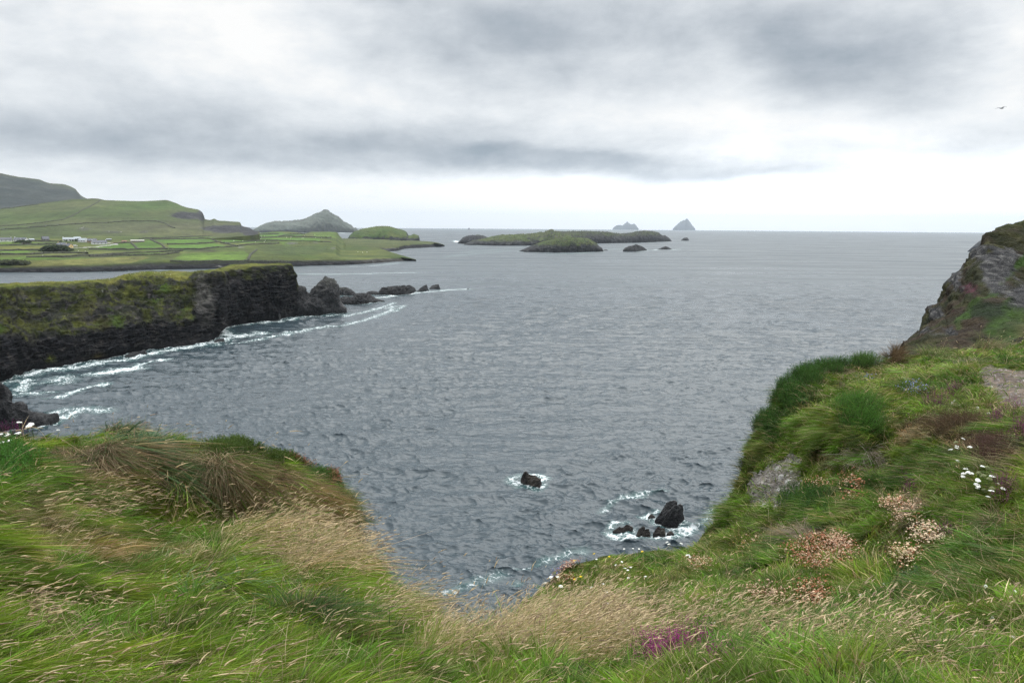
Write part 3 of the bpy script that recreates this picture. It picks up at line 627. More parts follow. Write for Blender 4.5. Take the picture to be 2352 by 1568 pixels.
# --- the steep hillside at the right edge
SKK = [(2084, 800), (2100, 790), (2106, 776), (2120, 763), (2134, 744), (2150, 722), (2163, 700), (2176, 684), (2188, 662), (2192, 650), (2200, 640), (2212, 622), (2226, 602), (2238, 583), (2250, 562), (2262, 548), (2272, 539), (2285, 533), (2300, 529), (2325, 522), (2352, 519), (2420, 508), (2550, 492), (2800, 470)]
cols = []
for a, b in SKK:
    rt = float(np.interp(a, [2084, 2352, 2800], [95, 135, 150])); v0 = 900
    cols.append((a, [(v0, 46), (830 if b < 800 else 840, 60), (b + (830 - b) * .62, 60 + (rt - 60) * .35), (b + (830 - b) * .25, 60 + (rt - 60) * .72), (b, rt)]))
def col_K(U, V, P, N):
    n = fbm(P, 6, 5, .6); n2 = fbm(P + 5, 1.8, 5, .65)
    # foliage bands and rock slabs run diagonally down to the left
    s = (U - 2352) * .66 + (V - 519) * .75; q = (U - 2352) * .75 - (V - 519) * .66
    c = gr(P, 4, (.022, .026, .010), (.062, .060, .022)); c = mixc(c, (.050, .034, .026), sm(fbm(P + 30, 6, 4), -.15, .25) * .8)
    def band(u0, v0, w, lo_, hi_):           # strips running down to the left along the slope
        d_ = (U - u0) * .72 + (V - v0) * .69; s_ = -(U - u0) * .69 + (V - v0) * .72; return np.exp(-(d_ / w)**2) * sm(s_, lo_ - 12, lo_ + 12) * (1 - sm(s_, hi_ - 20, hi_ + 20))
    gb = band(2352, 600, 17, -20, 230) + band(2300, 735, 26, -60, 60) + .8 * band(2360, 745, 30, -40, 120)
    c = mixc(c, (.040, .085, .014), sm(gb + .5 * n, .55, 1.0) * .8); c = mixc(c, (.018, .030, .012), sm(gz(U, V, 2270, 730, 50, 24) + gz(U, V, 2330, 700, 22, 22) + .5 * n, .5, .9))
    c = mixc(c, (.080, .026, .040), sm(gz(U, V, 2232, 668, 34, 24) + gz(U, V, 2190, 720, 20, 20) * .7 + .6 * n2, .55, 1.0) * .8)
    c = mixc(c, (.12, .12, .045), sm(gz(U, V, 2370, 770, 60, 40) + .5 * n, .5, 1.) * .7)
    sl = gz(U, V, 2285, 632, 30, 42) * 1.2 + gz(U, V, 2310, 600, 26, 26) * .8 + gz(U, V, 2345, 690, 34, 36) * 1.25 + gz(U, V, 2205, 640, 15, 34) * 1.0 + gz(U, V, 2250, 580, 22, 26) * .8 + gz(U, V, 2160, 725, 14, 30) * .7 + gz(U, V, 2135, 775, 24, 12) * .8 + gz(U, V, 2190, 770, 20, 10) * .6
    rk = sm(sl + .9 * n2 + .35 * n + .18, .48, .82)
    rc = np.array([.045, .045, .048]) + (np.array([.205, .20, .185]) - .040) * sm(fbm(P @ np.array([[1, 0, .5], [0, 1, 0], [-.5, 0, 1]]) * np.array([.5, 1, 2.6]), 1.5, 5, .68), -.1, .45)[..., None]
    skl = np.interp(U, [q[0] for q in SKK], [q[1] for q in SKK]); rk = rk * (1 - .8 * sm(-(V - skl - 12 * n), -16, -4) * sm(U, 2270, 2310))
    c = mixc(c, (.045, .058, .016), .7 * sm(-(V - skl), -18, -4) * sm(U, 2270, 2310))
    return c * (1 - rk[..., None]) + rc * rk[..., None]
def disp_K(U, V, P, N): return 1.1 * fbm(P, 14, 5, .55) + 1.0 * fbm(P * np.array([.6, .6, 1.6]), 4, 5, .6, ridge=True)
o, K_UVP = loft('hillside', cols, 520, (10, 60, 70, 70), M_hillside, col_K, disp_K, back=((14, -10), (60, -70)))
tag(o, 'steep hillside of rock slabs, heather and grass at the right edge', kind='structure')
def c_tip(P, N, h): return c_rock_far(P, N, h) * 1.6
o = ridge('headland', [(2222, 577), (2231, 569), (2240, 561), (2252, 552), (2262, 545), (2275, 536), (2300, 531), (2350, 528), (2420, 524), (2600, 520)], [(2222, 578), (2600, 582)], 60, 160, 40, M_land, c_tip, namp=.12, pw=.7, strat=(.8, .2, .4))
tag(o, 'bluish rock slope of a farther headland behind the hillside', kind='structure')
# ------------------------------------------------------------------ the sea
def ocean_levels(N, L, wind, wdir, cut, seed, amp, choppy, levels):
    rg = np.random.default_rng(seed)
    k1 = 2 * math.pi * np.fft.fftfreq(N, L / N); kx, ky = np.meshgrid(k1, k1, indexing='ij'); k = np.hypot(kx, ky); k[0, 0] = 1e-6
    Lw = wind**2 / 9.81; dirn = (kx * math.cos(wdir) + ky * math.sin(wdir)) / k
    ph = np.exp(-1 / (k * Lw)**2) / k**3.5 * (np.abs(dirn)**7 * .90 + .10) * np.exp(-(k * cut)**2); ph[0, 0] = 0
    hk = np.sqrt(ph) * (rg.normal(size=(N, N)) + 1j * rg.normal(size=(N, N)))
    h0 = np.real(np.fft.ifft2(hk)); hk = hk * (amp / h0.std())
    out = []
    for lam in levels:
        kc = 2 * math.pi / max(lam, 1e-3); f = np.exp(-(k / kc)**4) if lam > 0 else 1.0
        g = hk * f
        out.append(np.stack([np.real(np.fft.ifft2(g)), np.real(np.fft.ifft2(-1j * kx / k * g)) * choppy, np.real(np.fft.ifft2(-1j * ky / k * g)) * choppy], -1).astype(np.float32))
    return np.array(out)
def samp(T, x, y, L, N):
    gx = x / L * N; gy = y / L * N; i = np.floor(gx).astype(np.int64); j = np.floor(gy).astype(np.int64)
    fx = (gx - i)[:, None]; fy = (gy - j)[:, None]; i %= N; j %= N; i1 = (i + 1) % N; j1 = (j + 1) % N
    return (T[i, j] * (1 - fx) + T[i1, j] * fx) * (1 - fy) + (T[i, j1] * (1 - fx) + T[i1, j1] * fx) * fy
LV = [0, 1.2, 2.4, 4.8, 9.6, 19.2]
NO, LA, LB = 512, 190.0, 61.0
WD = rad(82)
OA = ocean_levels(NO, LA, 4.8, WD, .18, 3, .26, 1.05, LV)
OB = ocean_levels(NO, LB, 2.7, WD - .25, .05, 4, .090, 1.05, LV)
dep = np.concatenate([np.radians(np.arange(33, .42, -.032)), np.radians(np.linspace(.415, .2285, 30))])
tt = np.maximum(np.tan(dep), math.sqrt(2 * H / RE) * 1.00001); rs = (tt - np.sqrt(tt**2 - 2 * H / RE)) * RE
rs = np.concatenate([[25, 45, 62], rs, [27000, 31000, 36000]])
az_ = np.concatenate([np.radians([-75, -62, -52, -46, -42]), np.radians(np.arange(-39, 39, .070)), np.radians([42, 46, 52, 62, 75])])
Rg, Ag = np.meshgrid(rs, az_, indexing='ij')
X, Y = Rg * np.sin(Ag), Rg * np.cos(Ag)
for _T, _L in ((OA, LA), (OB, LB)): print('SLOPE', [float(np.gradient(_T[k, :, :, 0], _L / NO, axis=1).std()) for k in range(6)])
ddr = np.gradient(rs); need = 1.2 * ddr
lvl = np.interp(np.log2(np.maximum(need, .3)), np.log2([.6, 1.2, 2.4, 4.8, 9.6, 19.2]), np.arange(6))
D = np.zeros((*X.shape, 3), np.float32)
for i in range(len(rs)):
    if rs[i] > 2600: break
    l0 = int(lvl[i]); l1 = min(l0 + 1, 5); q = lvl[i] - l0; fade = 1 - sm(np.array(rs[i]), 1500, 2600)
    x, y = X[i], Y[i]; xr, yr = x * .913 - y * .407 + 11, x * .407 + y * .913
    a = samp(OA[l0], x, y, LA, NO) * (1 - q) + samp(OA[l1], x, y, LA, NO) * q
    b = samp(OB[l0], xr, yr, LB, NO) * (1 - q) + samp(OB[l1], xr, yr, LB, NO) * q
    b2 = b.copy(); b2[:, 1] = b[:, 1] * .913 + b[:, 2] * .407; b2[:, 2] = -b[:, 1] * .407 + b[:, 2] * .913
    D[i] = (a + b2) * fade
gust = fbm(np.stack([X / 1.0, Y / 2.2, X * 0], -1), 55, 4, .55)                    # gusts and slicks
D *= (1 + .75 * gust[..., None]).astype(np.float32)
P = np.stack([X - D[..., 1], Y - D[..., 2], D[..., 0] - Rg**2 / 2 / RE], -1)
# foam weight: near shores and along drift lines
foam = np.zeros(X.shape)
def seg_foam(pts, w, amt, lines=True):
    """pts: world xy polyline"""
    global foam
    pts = np.asarray(pts)[:, :2]
    m = 4 * w
    for (a, b) in zip(pts[:-1], pts[1:]):
        ra = min(np.hypot(*a), np.hypot(*b)) - m; rb = max(np.hypot(*a), np.hypot(*b)) + m
        i0, i1 = np.searchsorted(rs, [ra, rb]); aa = [math.atan2(a[0], a[1]), math.atan2(b[0], b[1])]; ma = m / max(ra, 30)
        j0, j1 = np.searchsorted(az_, [min(aa) - ma, max(aa) + ma])
        if i1 <= i0 or j1 <= j0: continue
        x, y = X[i0:i1, j0:j1], Y[i0:i1, j0:j1]; e = b - a; L = max(e @ e, 1e-6)
        q = np.clip(((x - a[0]) * e[0] + (y - a[1]) * e[1]) / L, 0, 1); d = np.hypot(x - a[0] - q * e[0], y - a[1] - q * e[1])
        foam[i0:i1, j0:j1] = np.maximum(foam[i0:i1, j0:j1], amt * np.exp(-(d / w)**1.6))
for L, w in FOAM:
    p = S([a for a, b in L], [b for a, b in L]); r_ = np.hypot(p[:, 0], p[:, 1]).mean()
    seg_foam(p, w or float(np.interp(r_, [100, 200, 600, 1500, 3000], [.8, 1.7, 3.4, 8, 12])), .80)
def streak(pts, w, amt): seg_foam(S([a for a, b in pts], [b for a, b in pts]), w, amt)
streak([(60, 862), (110, 848), (160, 846), (235, 832), (300, 824), (340, 812), (460, 792), (515, 780), (560, 768)], 4.2, .92)
streak([(500, 752), (520, 768), (555, 772), (600, 765)], 4.5, .95); streak([(500, 792), (560, 786), (640, 770), (700, 757), (760, 748)], 2.6, .85)
streak([(225, 858), (262, 852), (300, 846)], 4.5, 1.2); streak([(300, 845), (330, 835), (390, 822)], 2.2, .9)
streak([(110, 914), (150, 908), (190, 892), (240, 880)], 2.0, .95); streak([(80, 880), (150, 866), (150, 880)], 4, .7)
streak([(20, 905), (60, 905), (120, 900)], 3, .7); streak([(130, 945), (160, 940), (200, 938), (235, 944)], 3.2, .85); streak([(140, 960), (165, 950), (180, 944)], 2.8, .95); streak([(10, 880), (60, 870), (50, 895)], 3, .8)
streak([(560, 745), (640, 738), (700, 728), (790, 722)], 3, .9); streak([(650, 770), (720, 755), (800, 745), (860, 728), (900, 712), (900, 704)], 3, .75)
streak([(790, 726), (840, 716), (890, 702), (905, 695)], 3, .75); streak([(860, 712), (930, 700), (905, 716), (860, 722)], 2.5, .7); streak([(880, 682), (930, 676), (985, 670), (1040, 665), (1072, 664)], 4, .95); streak([(840, 684), (870, 684), (905, 680)], 4, .95)
streak([(795, 688), (850, 680)], 3, .8)
streak([(684, 629), (760, 630), (860, 628), (950, 626)], 7, .8); streak([(780, 613), (850, 611), (920, 604)], 5, .8); streak([(1045, 553), (1050, 556), (1060, 555)], 12, 1.2); streak([(1020, 590), (1100, 582), (1180, 575)], 10, .55); streak([(1060, 580), (1200, 568)], 12, .5)
streak([(1260, 585), (1330, 582), (1400, 573), (1450, 569)], 9, .6); streak([(1486, 575), (1512, 574), (1545, 574), (1560, 573)], 8, 1.0); streak([(690, 536), (735, 535.5)], 40, 1.3); streak([(785, 535), (825, 534)], 30, 1.2)
streak([(1195, 1090), (1180, 1098), (1172, 1108), (1185, 1115)], 1.3, .72); streak([(1215, 1088), (1240, 1090), (1252, 1098), (1235, 1102)], 1.2, 1.0); streak([(1190, 1118), (1215, 1122), (1235, 1128)], 1.1, .6)
streak([(1405, 1155), (1430, 1143), (1470, 1138), (1520, 1130)], 1.2, .78); streak([(1380, 1172), (1410, 1152)], .9, .55)
streak([(1480, 1186), (1490, 1180), (1510, 1176)], 1.1, 1.0); streak([(1400, 1222), (1420, 1232), (1450, 1228), (1470, 1236)], 1.2, .95); streak([(1500, 1232), (1530, 1230), (1560, 1226), (1600, 1212)], 1.3, .95)
streak([(1570, 1196), (1590, 1205), (1620, 1190), (1640, 1172)], 1.2, .62); streak([(1545, 1214), (1575, 1218)], 1.2, .9); streak([(1400, 1212), (1412, 1204), (1440, 1200)], 1.0, .8)
streak([(1250, 1290), (1300, 1270), (1340, 1262)], 1.2, .62); streak([(1190, 1305), (1240, 1290), (1260, 1280)], 1.0, .55); streak([(1060, 1345), (1100, 1330), (1150, 1318)], 1.3, .55); streak([(1020, 1370), (1060, 1350), (1110, 1345)], 1.2, .6); streak([(1180, 1345), (1190, 1330)], 1.0, .6)
# a few breaking crests far out
foam += .0
shal = np.clip(foam, 0, 1)
M_sea = bpy.data.materials.new('sea water'); M_sea.use_nodes = True; M_sea.node_tree.nodes.clear(); t = NT(M_sea.node_tree)
g = t.n('ShaderNodeNewGeometry').outputs['Position']
ga = t.n('ShaderNodeMapping'); t.put(ga.inputs[0], g); ga.inputs['Rotation'].default_value = (0, 0, .28); ga.inputs['Scale'].default_value = (.30, 1, 1)
fo = t.n('ShaderNodeAttribute', attribute_name='foam').outputs['Fac']; gu = t.n('ShaderNodeAttribute', attribute_name='gust').outputs['Fac']
b1 = t.noise(ga.outputs[0], 1.9, 5, .62, .3); b2 = t.noise(ga.outputs[0], .22, 5, .6, .3); b3 = t.noise(ga.outputs[0], .030, 3, .55); b4 = t.noise(ga.outputs[0], .085, 4, .6, .4)
hh = t.m('ADD', t.m('MULTIPLY', b1, .07), t.m('ADD', t.m('MULTIPLY', b2, .75), t.m('ADD', t.m('MULTIPLY', b3, 1.2), t.m('MULTIPLY', b4, 1.1))))
bn = t.n('ShaderNodeBump'); bn.inputs['Strength'].default_value = 1.0; bn.inputs['Distance'].default_value = 1.0; t.put(bn.inputs['Height'], hh)
pb = t.n('ShaderNodeBsdfPrincipled'); pb.inputs['IOR'].default_value = 1.333; pb.inputs['Roughness'].default_value = .11
pb.inputs['Specular IOR Level'].default_value = .5
str_ = t.n('ShaderNodeMapping'); t.put(str_.inputs[0], g); str_.inputs['Rotation'].default_value = (0, 0, .1); str_.inputs['Scale'].default_value = (.22, 1, 1)
lod = t.n('ShaderNodeAttribute', attribute_name='lod').outputs['Fac']; sn = t.noise(str_.outputs[0], .02, 7, .7, .3)
t.put(pb.inputs['Roughness'], t.m('ADD', .11, t.m('MULTIPLY', lod, t.mapr(sn, .3, .7, .10, .46))))
t.put(pb.inputs['Normal'], bn.outputs[0])
shc = t.mapr(fo, .12, .9)
t.put(pb.inputs['Base Color'], t.mix(shc, (.027, .042, .051), (.030, .085, .080)))
n_a = t.noise(g, .55, 7, .68, .6); n_b = t.noise(g, 3.2, 5, .7, .4)
vo = t.n('ShaderNodeTexVoronoi', feature='DISTANCE_TO_EDGE'); t.put(vo.inputs['Vector'], t.vm('ADD', g, t.vm('SCALE', t.noise(g, 1.1, 3, out=1), None, 1.3))); vo.inputs['Scale'].default_value = .9
lace = t.mapr(vo.outputs[0], 0.0, .16, 1, 0)
pat = t.m('ADD', t.m('ADD', t.m('MULTIPLY', n_a, 1.15), t.m('MULTIPLY', n_b, .6)), t.m('MULTIPLY', lace, .28))
fm_ = t.mapr(t.m('ADD', pat, t.m('MULTIPLY', fo, .62)), 1.30, 1.76, 0, 1, 'SMOOTHSTEP')
fd = t.n('ShaderNodeBsdfDiffuse'); fd.inputs[0].default_value = (.74, .77, .78, 1)
mx = t.n('ShaderNodeMixShader'); t.put(mx.inputs[0], t.m('MULTIPLY', fm_, .95)); t.put(mx.inputs[1], pb.outputs[0]); t.put(mx.inputs[2], fd.outputs[0])
o_ = t.n('ShaderNodeOutputMaterial'); t.put(o_.inputs[0], mx.outputs[0])
sea = mesh_np('sea', P.reshape(-1, 3), grid_faces(*X.shape), [M_sea], None, True, {'foam': foam, 'gust': gust, 'lod': np.repeat(sm(np.log(rs), math.log(260), math.log(1500))[:, None], len(az_), 1)})
tag(sea, 'grey green sea ruffled by small waves', kind='structure')
del P, D, X, Y, Rg, Ag

# ------------------------------------------------------------------ haze over the whole scene
M_haze = bpy.data.materials.new('haze'); M_haze.use_nodes = True; M_haze.node_tree.nodes.clear(); t = NT(M_haze.node_tree)
pv = t.n('ShaderNodeVolumePrincipled'); pv.inputs['Color'].default_value = (.78, .89, 1.0, 1); pv.inputs['Density'].default_value = 3.0e-5; pv.inputs['Anisotropy'].default_value = .1
o_ = t.n('ShaderNodeOutputMaterial'); t.put(o_.inputs['Volume'], pv.outputs[0])
hb, ht, zb, zt = 37000, 37000, -260.0, 620.0
Vh = np.array([[x, y, z] for z in (zb, zt) for y in (-3000, 38000) for x in (-37000, 37000)], float)
Fh = np.array([[0, 2, 3, 1], [4, 5, 7, 6], [0, 1, 5, 4], [2, 6, 7, 3], [0, 4, 6, 2], [1, 3, 7, 5]])
hz_o = mesh_np('haze', Vh, Fh, [M_haze], None, False); tag(hz_o, 'thin sea air that pales the far islands', kind='stuff')
# ------------------------------------------------------------------ the near cliff top
CTRL = [  # (u, v, distance): how far the turf is along each sight line
 (-400, 1750, 3.2), (0, 1750, 3.2), (600, 1750, 3.2), (1176, 1750, 3.3), (1700, 1750, 3.2), (2352, 1750, 3.2), (2800, 1750, 3.2),
 (-300, 1568, 4.2), (0, 1568, 4.3), (600, 1568, 4.3), (1176, 1568, 4.6), (1700, 1568, 4.4), (2352, 1568, 4.3), (2700, 1568, 4.3),
 (-300, 1400, 5.2), (0, 1400, 5.3), (400, 1400, 5.5), (800, 1400, 6.0), (0, 1250, 6.4), (0, 1150, 7.0), (0, 1120, 7.6), (-300, 1150, 6.9), (200, 1260, 7.2), (500, 1270, 7.5), (800, 1310, 7.6), (950, 1410, 7.2), (1100, 1470, 7.0),
 (1110, 1400, 8.8), (60, 1105, 8.6), (100, 1150, 8.5), (300, 1215, 8.9), (500, 1228, 8.9), (650, 1235, 9.2), (300, 1180, 9.15), (550, 1190, 9.25), (250, 1085, 9.35), (250, 1020, 9.9), (250, 1000, 10.9), (0, 1000, 11.8), (-300, 1000, 11.8), (500, 1035, 9.9), (500, 1010, 10.8), (450, 1100, 9.5), (650, 1120, 9.8), (650, 1065, 10.5), (770, 1115, 10.9), (805, 1190, 10.4),
 (880, 1300, 9.9), (950, 1340, 10.2), (150, 1070, 9.6), (800, 1250, 9.8),
 (1300, 1500, 6.0), (1500, 1500, 5.6), (1700, 1500, 5.2), (2000, 1500, 5.0), (2352, 1500, 4.9), (2700, 1500, 4.9), (1500, 1430, 8.3), (1700, 1430, 7.4), (2000, 1430, 6.6), (2300, 1420, 6.0), (2700, 1400, 6.0), (1250, 1410, 9.3),
 (1200, 1360, 11.2), (1300, 1300, 12.6), (1450, 1250, 14.2), (1560, 1245, 15), (1400, 1350, 11), (1600, 1350, 9.8), (1800, 1350, 8.8), (2000, 1350, 8.0), (2250, 1350, 7.0), (1650, 1200, 15),
 (1700, 1100, 15.8), (1730, 1020, 16.5), (1790, 900, 17.8), (1860, 840, 18.8), (1800, 1200, 12.3), (1900, 1260, 10.4), (2000, 1250, 9.9), (2100, 1200, 9.6), (2300, 1200, 8.6), (2700, 1200, 8.5), (1800, 1100, 14.3),
 (1900, 1100, 13.3), (2050, 1090, 12.5), (1900, 1180, 11.3), (2050, 1150, 10.7), (2250, 1100, 9.8), (1900, 1000, 14.3), (2000, 965, 13.9), (2150, 950, 13.6), (2300, 1000, 11.5), (2350, 950, 12.4), (2000, 860, 18.5), (2150, 880, 16.4), (2300, 860, 17.2),
 (2352, 900, 14.8), (2000, 805, 21), (2100, 808, 22), (2250, 800, 21.5), (2352, 765, 24), (2700, 760, 24), (2700, 950, 12.6)]
_c = np.array(CTRL, float); _cx = _c[:, :2] / 1000
def _k(d2): return np.where(d2 > 0, .5 * d2 * np.log(np.maximum(d2, 1e-12)), 0)
_n = len(_c); _A = np.zeros((_n + 3, _n + 3)); _dd = ((_cx[:, None] - _cx[None])**2).sum(-1)
_A[:_n, :_n] = _k(_dd) + np.eye(_n) * 8e-5; _A[:_n, _n] = 1; _A[:_n, _n + 1:] = _cx; _A[_n, :_n] = 1; _A[_n + 1:, :_n] = _cx.T
_w = np.linalg.solve(_A, np.concatenate([np.log(_c[:, 2]), [0, 0, 0]]))
def depth_near(U, V):
    X = np.stack([np.clip(U, -430, 2830), V], -1).reshape(-1, 2) / 1000; out = np.zeros(len(X))
    for s in range(0, len(X), 60000):
        x = X[s:s + 60000]; out[s:s + 60000] = _k(((x[:, None] - _cx[None])**2).sum(-1)) @ _w[:_n] + _w[_n] + x @ _w[_n + 1:]
    return np.exp(out).reshape(np.shape(U))
SIL = np.array([(-500, 1000), (-200, 1000), (0, 1000), (60, 1003), (130, 1003), (200, 1002), (240, 993), (290, 982), (340, 990), (400, 1000), (450, 1006), (500, 1005), (560, 1022), (620, 1048), (680, 1068), (730, 1080), (770, 1100), (786, 1125), (792, 1160),
  (796, 1200), (812, 1238), (832, 1268), (866, 1302), (912, 1345), (955, 1374), (1010, 1388), (1060, 1396), (1110, 1408), (1140, 1405), (1170, 1385), (1200, 1362), (1240, 1338), (1285, 1302), (1330, 1280), (1380, 1262), (1430, 1252), (1500, 1248), (1560, 1248), (1590, 1238),
  (1620, 1212), (1650, 1180), (1675, 1145), (1693, 1105), (1703, 1070), (1710, 1040), (1722, 1005), (1738, 975), (1760, 955), (1778, 925), (1795, 895), (1820, 872), (1850, 850), (1890, 838), (1940, 834), (2000, 820), (2050, 815), (2100, 812), (2160, 806), (2220, 800), (2280, 790), (2352, 776), (2500, 765), (2900, 760)], float)
SIL[:, 1] += 44 * np.exp(-((SIL[:, 0] - 1080) / 75)**2) + 22 * np.exp(-((SIL[:, 0] - 1080) / 190)**2) + 14 * np.exp(-((SIL[:, 0] - 1400) / 160)**2) + 8
nuN, nvN = 2300, 400
u1 = np.linspace(-3600, 6000, nuN); vs1 = np.interp(u1, SIL[:, 0], SIL[:, 1])
q = np.linspace(0, 1, nvN)[:, None]; Vn = 1750 + (vs1[None] - 1750) * q; Un = np.broadcast_to(u1, Vn.shape).copy()
Rn = depth_near(Un, Vn)
Rn = np.maximum.accumulate(Rn + np.linspace(0, .02, nvN)[:, None], axis=0)
Pn = ray(Un, Vn, Rn)
lump = fbm(Pn, 1.3, 4, .5) * .15 + fbm(Pn + 60, 2.2, 2, .5) * .16 * sm(Un, 1350, 1600) + fbm(Pn + 40, .45, 3, .5) * .075
Pn[..., 2] += lump * sm(Rn, 3.4, 6)
NEARP, NEARU, NEARV = Pn.copy(), Un, Vn
bk = []
d = Pn[-1] - np.array([0, 0, H]); d[:, 2] = 0; d /= np.linalg.norm(d, axis=1)[:, None]
for a, z in ((.25, -.08), (.6, -.5), (1.0, -1.4), (1.6, -3.5), (2.6, -7), (4.5, -14), (8, -24), (13, -36), (18, -60)):
    B = Pn[-1] + d * a; B[:, 2] += z; B += (fbm(B, 3.5, 4) * min(1.6, .05 + a * .3))[:, None] * np.array([.5, .5, .2]); bk.append(B[None])
fr = []
for k, z in ((.0, 48.25), (.35, 48.2), (.75, 48.1)):
    B = Pn[0] * k; B[:, 2] = z; fr.append(B[None])
Pall = np.concatenate(fr + [Pn] + bk)
Nn = normals(Pall); Nn = Nn * np.sign(Nn[..., 2:3] + 1e-9)
Ua = np.concatenate([Un[:1]] * 3 + [Un] + [Un[-1:]] * len(bk)); Va = np.concatenate([Vn[:1]] * 3 + [Vn] + [Vn[-1:]] * len(bk))
def path_k(U, V):
    n = perlin(np.stack([U / 26, V / 12, U * 0], -1)) * 9
    return sm(-(np.abs((V + n - 905) / 62) + .0)**2 + sm(U + 2 * n, 2195, 2275) * 1.7 - .75 + sm(U, 2340, 2600) * .3 - 2.2 * sm(U, 2750, 2950) - .9 * sm(V - 900 - (U - 2300) * .9, 0, 60) * sm(-U, -2400, -2300), .05, .35)
def scree_k(U, V):
    n = perlin(np.stack([U / 22, V / 22, U * 0], -1)) * 14 + perlin(np.stack([U / 8, V / 8, U * 0 + 4], -1)) * 14
    k = sm(-np.abs((U + n - (1790 - (V - 1080) * .25)) / 62)**2 - np.abs((V + n - 1112) / 62)**2, -1.15, -.75)
    return k
def bare_k(U, V):   # brown earth scars under the tussocks
    n = perlin(np.stack([U / 30, V / 24, U * 0 + 3], -1))
    return sm(gz(U, V, 2040, 1050, 40, 70) + gz(U, V, 1960, 1110, 60, 22) + gz(U, V, 740, 1175, 60, 30) * .6 + gz(U, V, 1740, 1060, 40, 22) + .5 * n, .6, 1.0)
pk, sk, bk_ = path_k(Ua, Va), scree_k(Ua, Va), bare_k(Ua, Va)
nz = fbm(Pall, .5, 4, .6)
Cn = np.array([.030, .036, .010]) + np.array([.022, .016, .008]) * nz[..., None]
Cn = mixc(Cn, (.055, .042, .022), sm(nz, .1, .5) * .6)
Cn = mixc(Cn, (.060, .042, .028), bk_ * .8)
Cn = mixc(Cn, (.15, .132, .112), sk); Cn = mixc(Cn, (.27, .255, .235), sk * sm(fbm(Pall, .14, 5, .7), .05, .4)); Cn = mixc(Cn, (.06, .048, .036), sk * sm(fbm(Pall + 8, .3, 4, .7), .15, .4))
Cn = mixc(Cn, (.115, .092, .075), pk); Cn = mixc(Cn, (.10, .09, .085), pk * sm(fbm(Pall, .5, 4, .7), .0, .5))
wallk = np.zeros(Ua.shape); wallk[-7:] = 1
Cn = mixc(Cn, ROCK_M, wallk * sm(fbm(Pall, 1.5, 4), -.3, .2))
M_turf = mat_attr('turf soil', rough=.95, spec=.05, n1=9, amt=.45, bump=.03, bscale=14)
gobj = mesh_np('cliff_top', Pall.reshape(-1, 3), grid_faces(*Pall.shape[:2]), [M_turf], Cn.reshape(-1, 3), True)
tag(gobj, 'cliff top turf falling into a gully in the middle', kind='structure')
# turf carried on behind the viewer, so the cliff top is not a shell
xb, yb = np.meshgrid(np.linspace(-60, 60, 401), np.linspace(-60, 30, 301)); rb_ = np.hypot(xb, yb); ab_ = np.degrees(np.arctan2(np.abs(xb), yb))
def _side(j): return np.interp(rb_, np.hypot(NEARP[:, j, 0], NEARP[:, j, 1]), NEARP[:, j, 2]) - 1.6 * np.maximum(rb_ - np.hypot(*NEARP[-1, j, :2]), 0)
zf_ = np.where(xb > 0, _side(-1), _side(0)) - .03; bk2 = sm(ab_, 95, 160)
zb_ = np.maximum(zf_ * (1 - bk2) + 48.45 * bk2 + .2 * perlin(np.stack([xb / 7, yb / 7, xb * 0], -1)) * bk2, -5) - .15 * sm(-ab_, -72, -68) - .03; kf_ = sm(ab_, 52, 62); zb_ = zb_ * kf_ - 9 * (1 - kf_)
hb_ = mesh_np('ground', np.stack([xb, yb, zb_], -1).reshape(-1, 3), grid_faces(301, 401), [M_turf], np.broadcast_to(np.array([.045, .065, .015]), (301 * 401, 3)), True); tag(hb_, 'turf behind the viewer', kind='structure')

# ---- scattering on the near turf
du_, dv_ = np.gradient(NEARP, axis=1), np.gradient(NEARP, axis=0)
AREA = np.linalg.norm(np.cross(du_, dv_), axis=-1)
NRM = normals(NEARP); NRM *= np.sign(NRM[..., 2:3] + 1e-9)
DIST = np.linalg.norm(NEARP - np.array([0, 0, H]), axis=-1)
inview = ((NEARU > -170) & (NEARU < 2520) & (NEARV < 1640)) + .35 * ((NEARU > -1100) & (NEARU < 3900))
SEEN = inview * (AREA / DIST**2) * np.clip(-((NEARP - np.array([0, 0, H])) * NRM).sum(-1) / DIST, .12, 1)    # how much picture each patch takes up
def scatter(n, w, seed):
    rg = np.random.default_rng(seed); p = (w).ravel(); p = p / p.sum()
    idx = np.searchsorted(np.cumsum(p), rg.random(n)); idx = np.minimum(idx, p.size - 1)
    i, j = np.unravel_index(idx, NEARU.shape); i = np.minimum(i, nvN - 2); j = np.minimum(j, nuN - 2)
    a, b = rg.random(n)[:, None], rg.random(n)[:, None]
    Q = (NEARP[i, j] * (1 - a) + NEARP[i + 1, j] * a) * (1 - b) + (NEARP[i, j + 1] * (1 - a) + NEARP[i + 1, j + 1] * a) * b
    uu = NEARU[i, j] + b[:, 0] * (u1[1] - u1[0]); vv = NEARV[i, j] * (1 - a[:, 0]) + NEARV[i + 1, j] * a[:, 0]
    return Q, uu, vv, NRM[i, j], rg
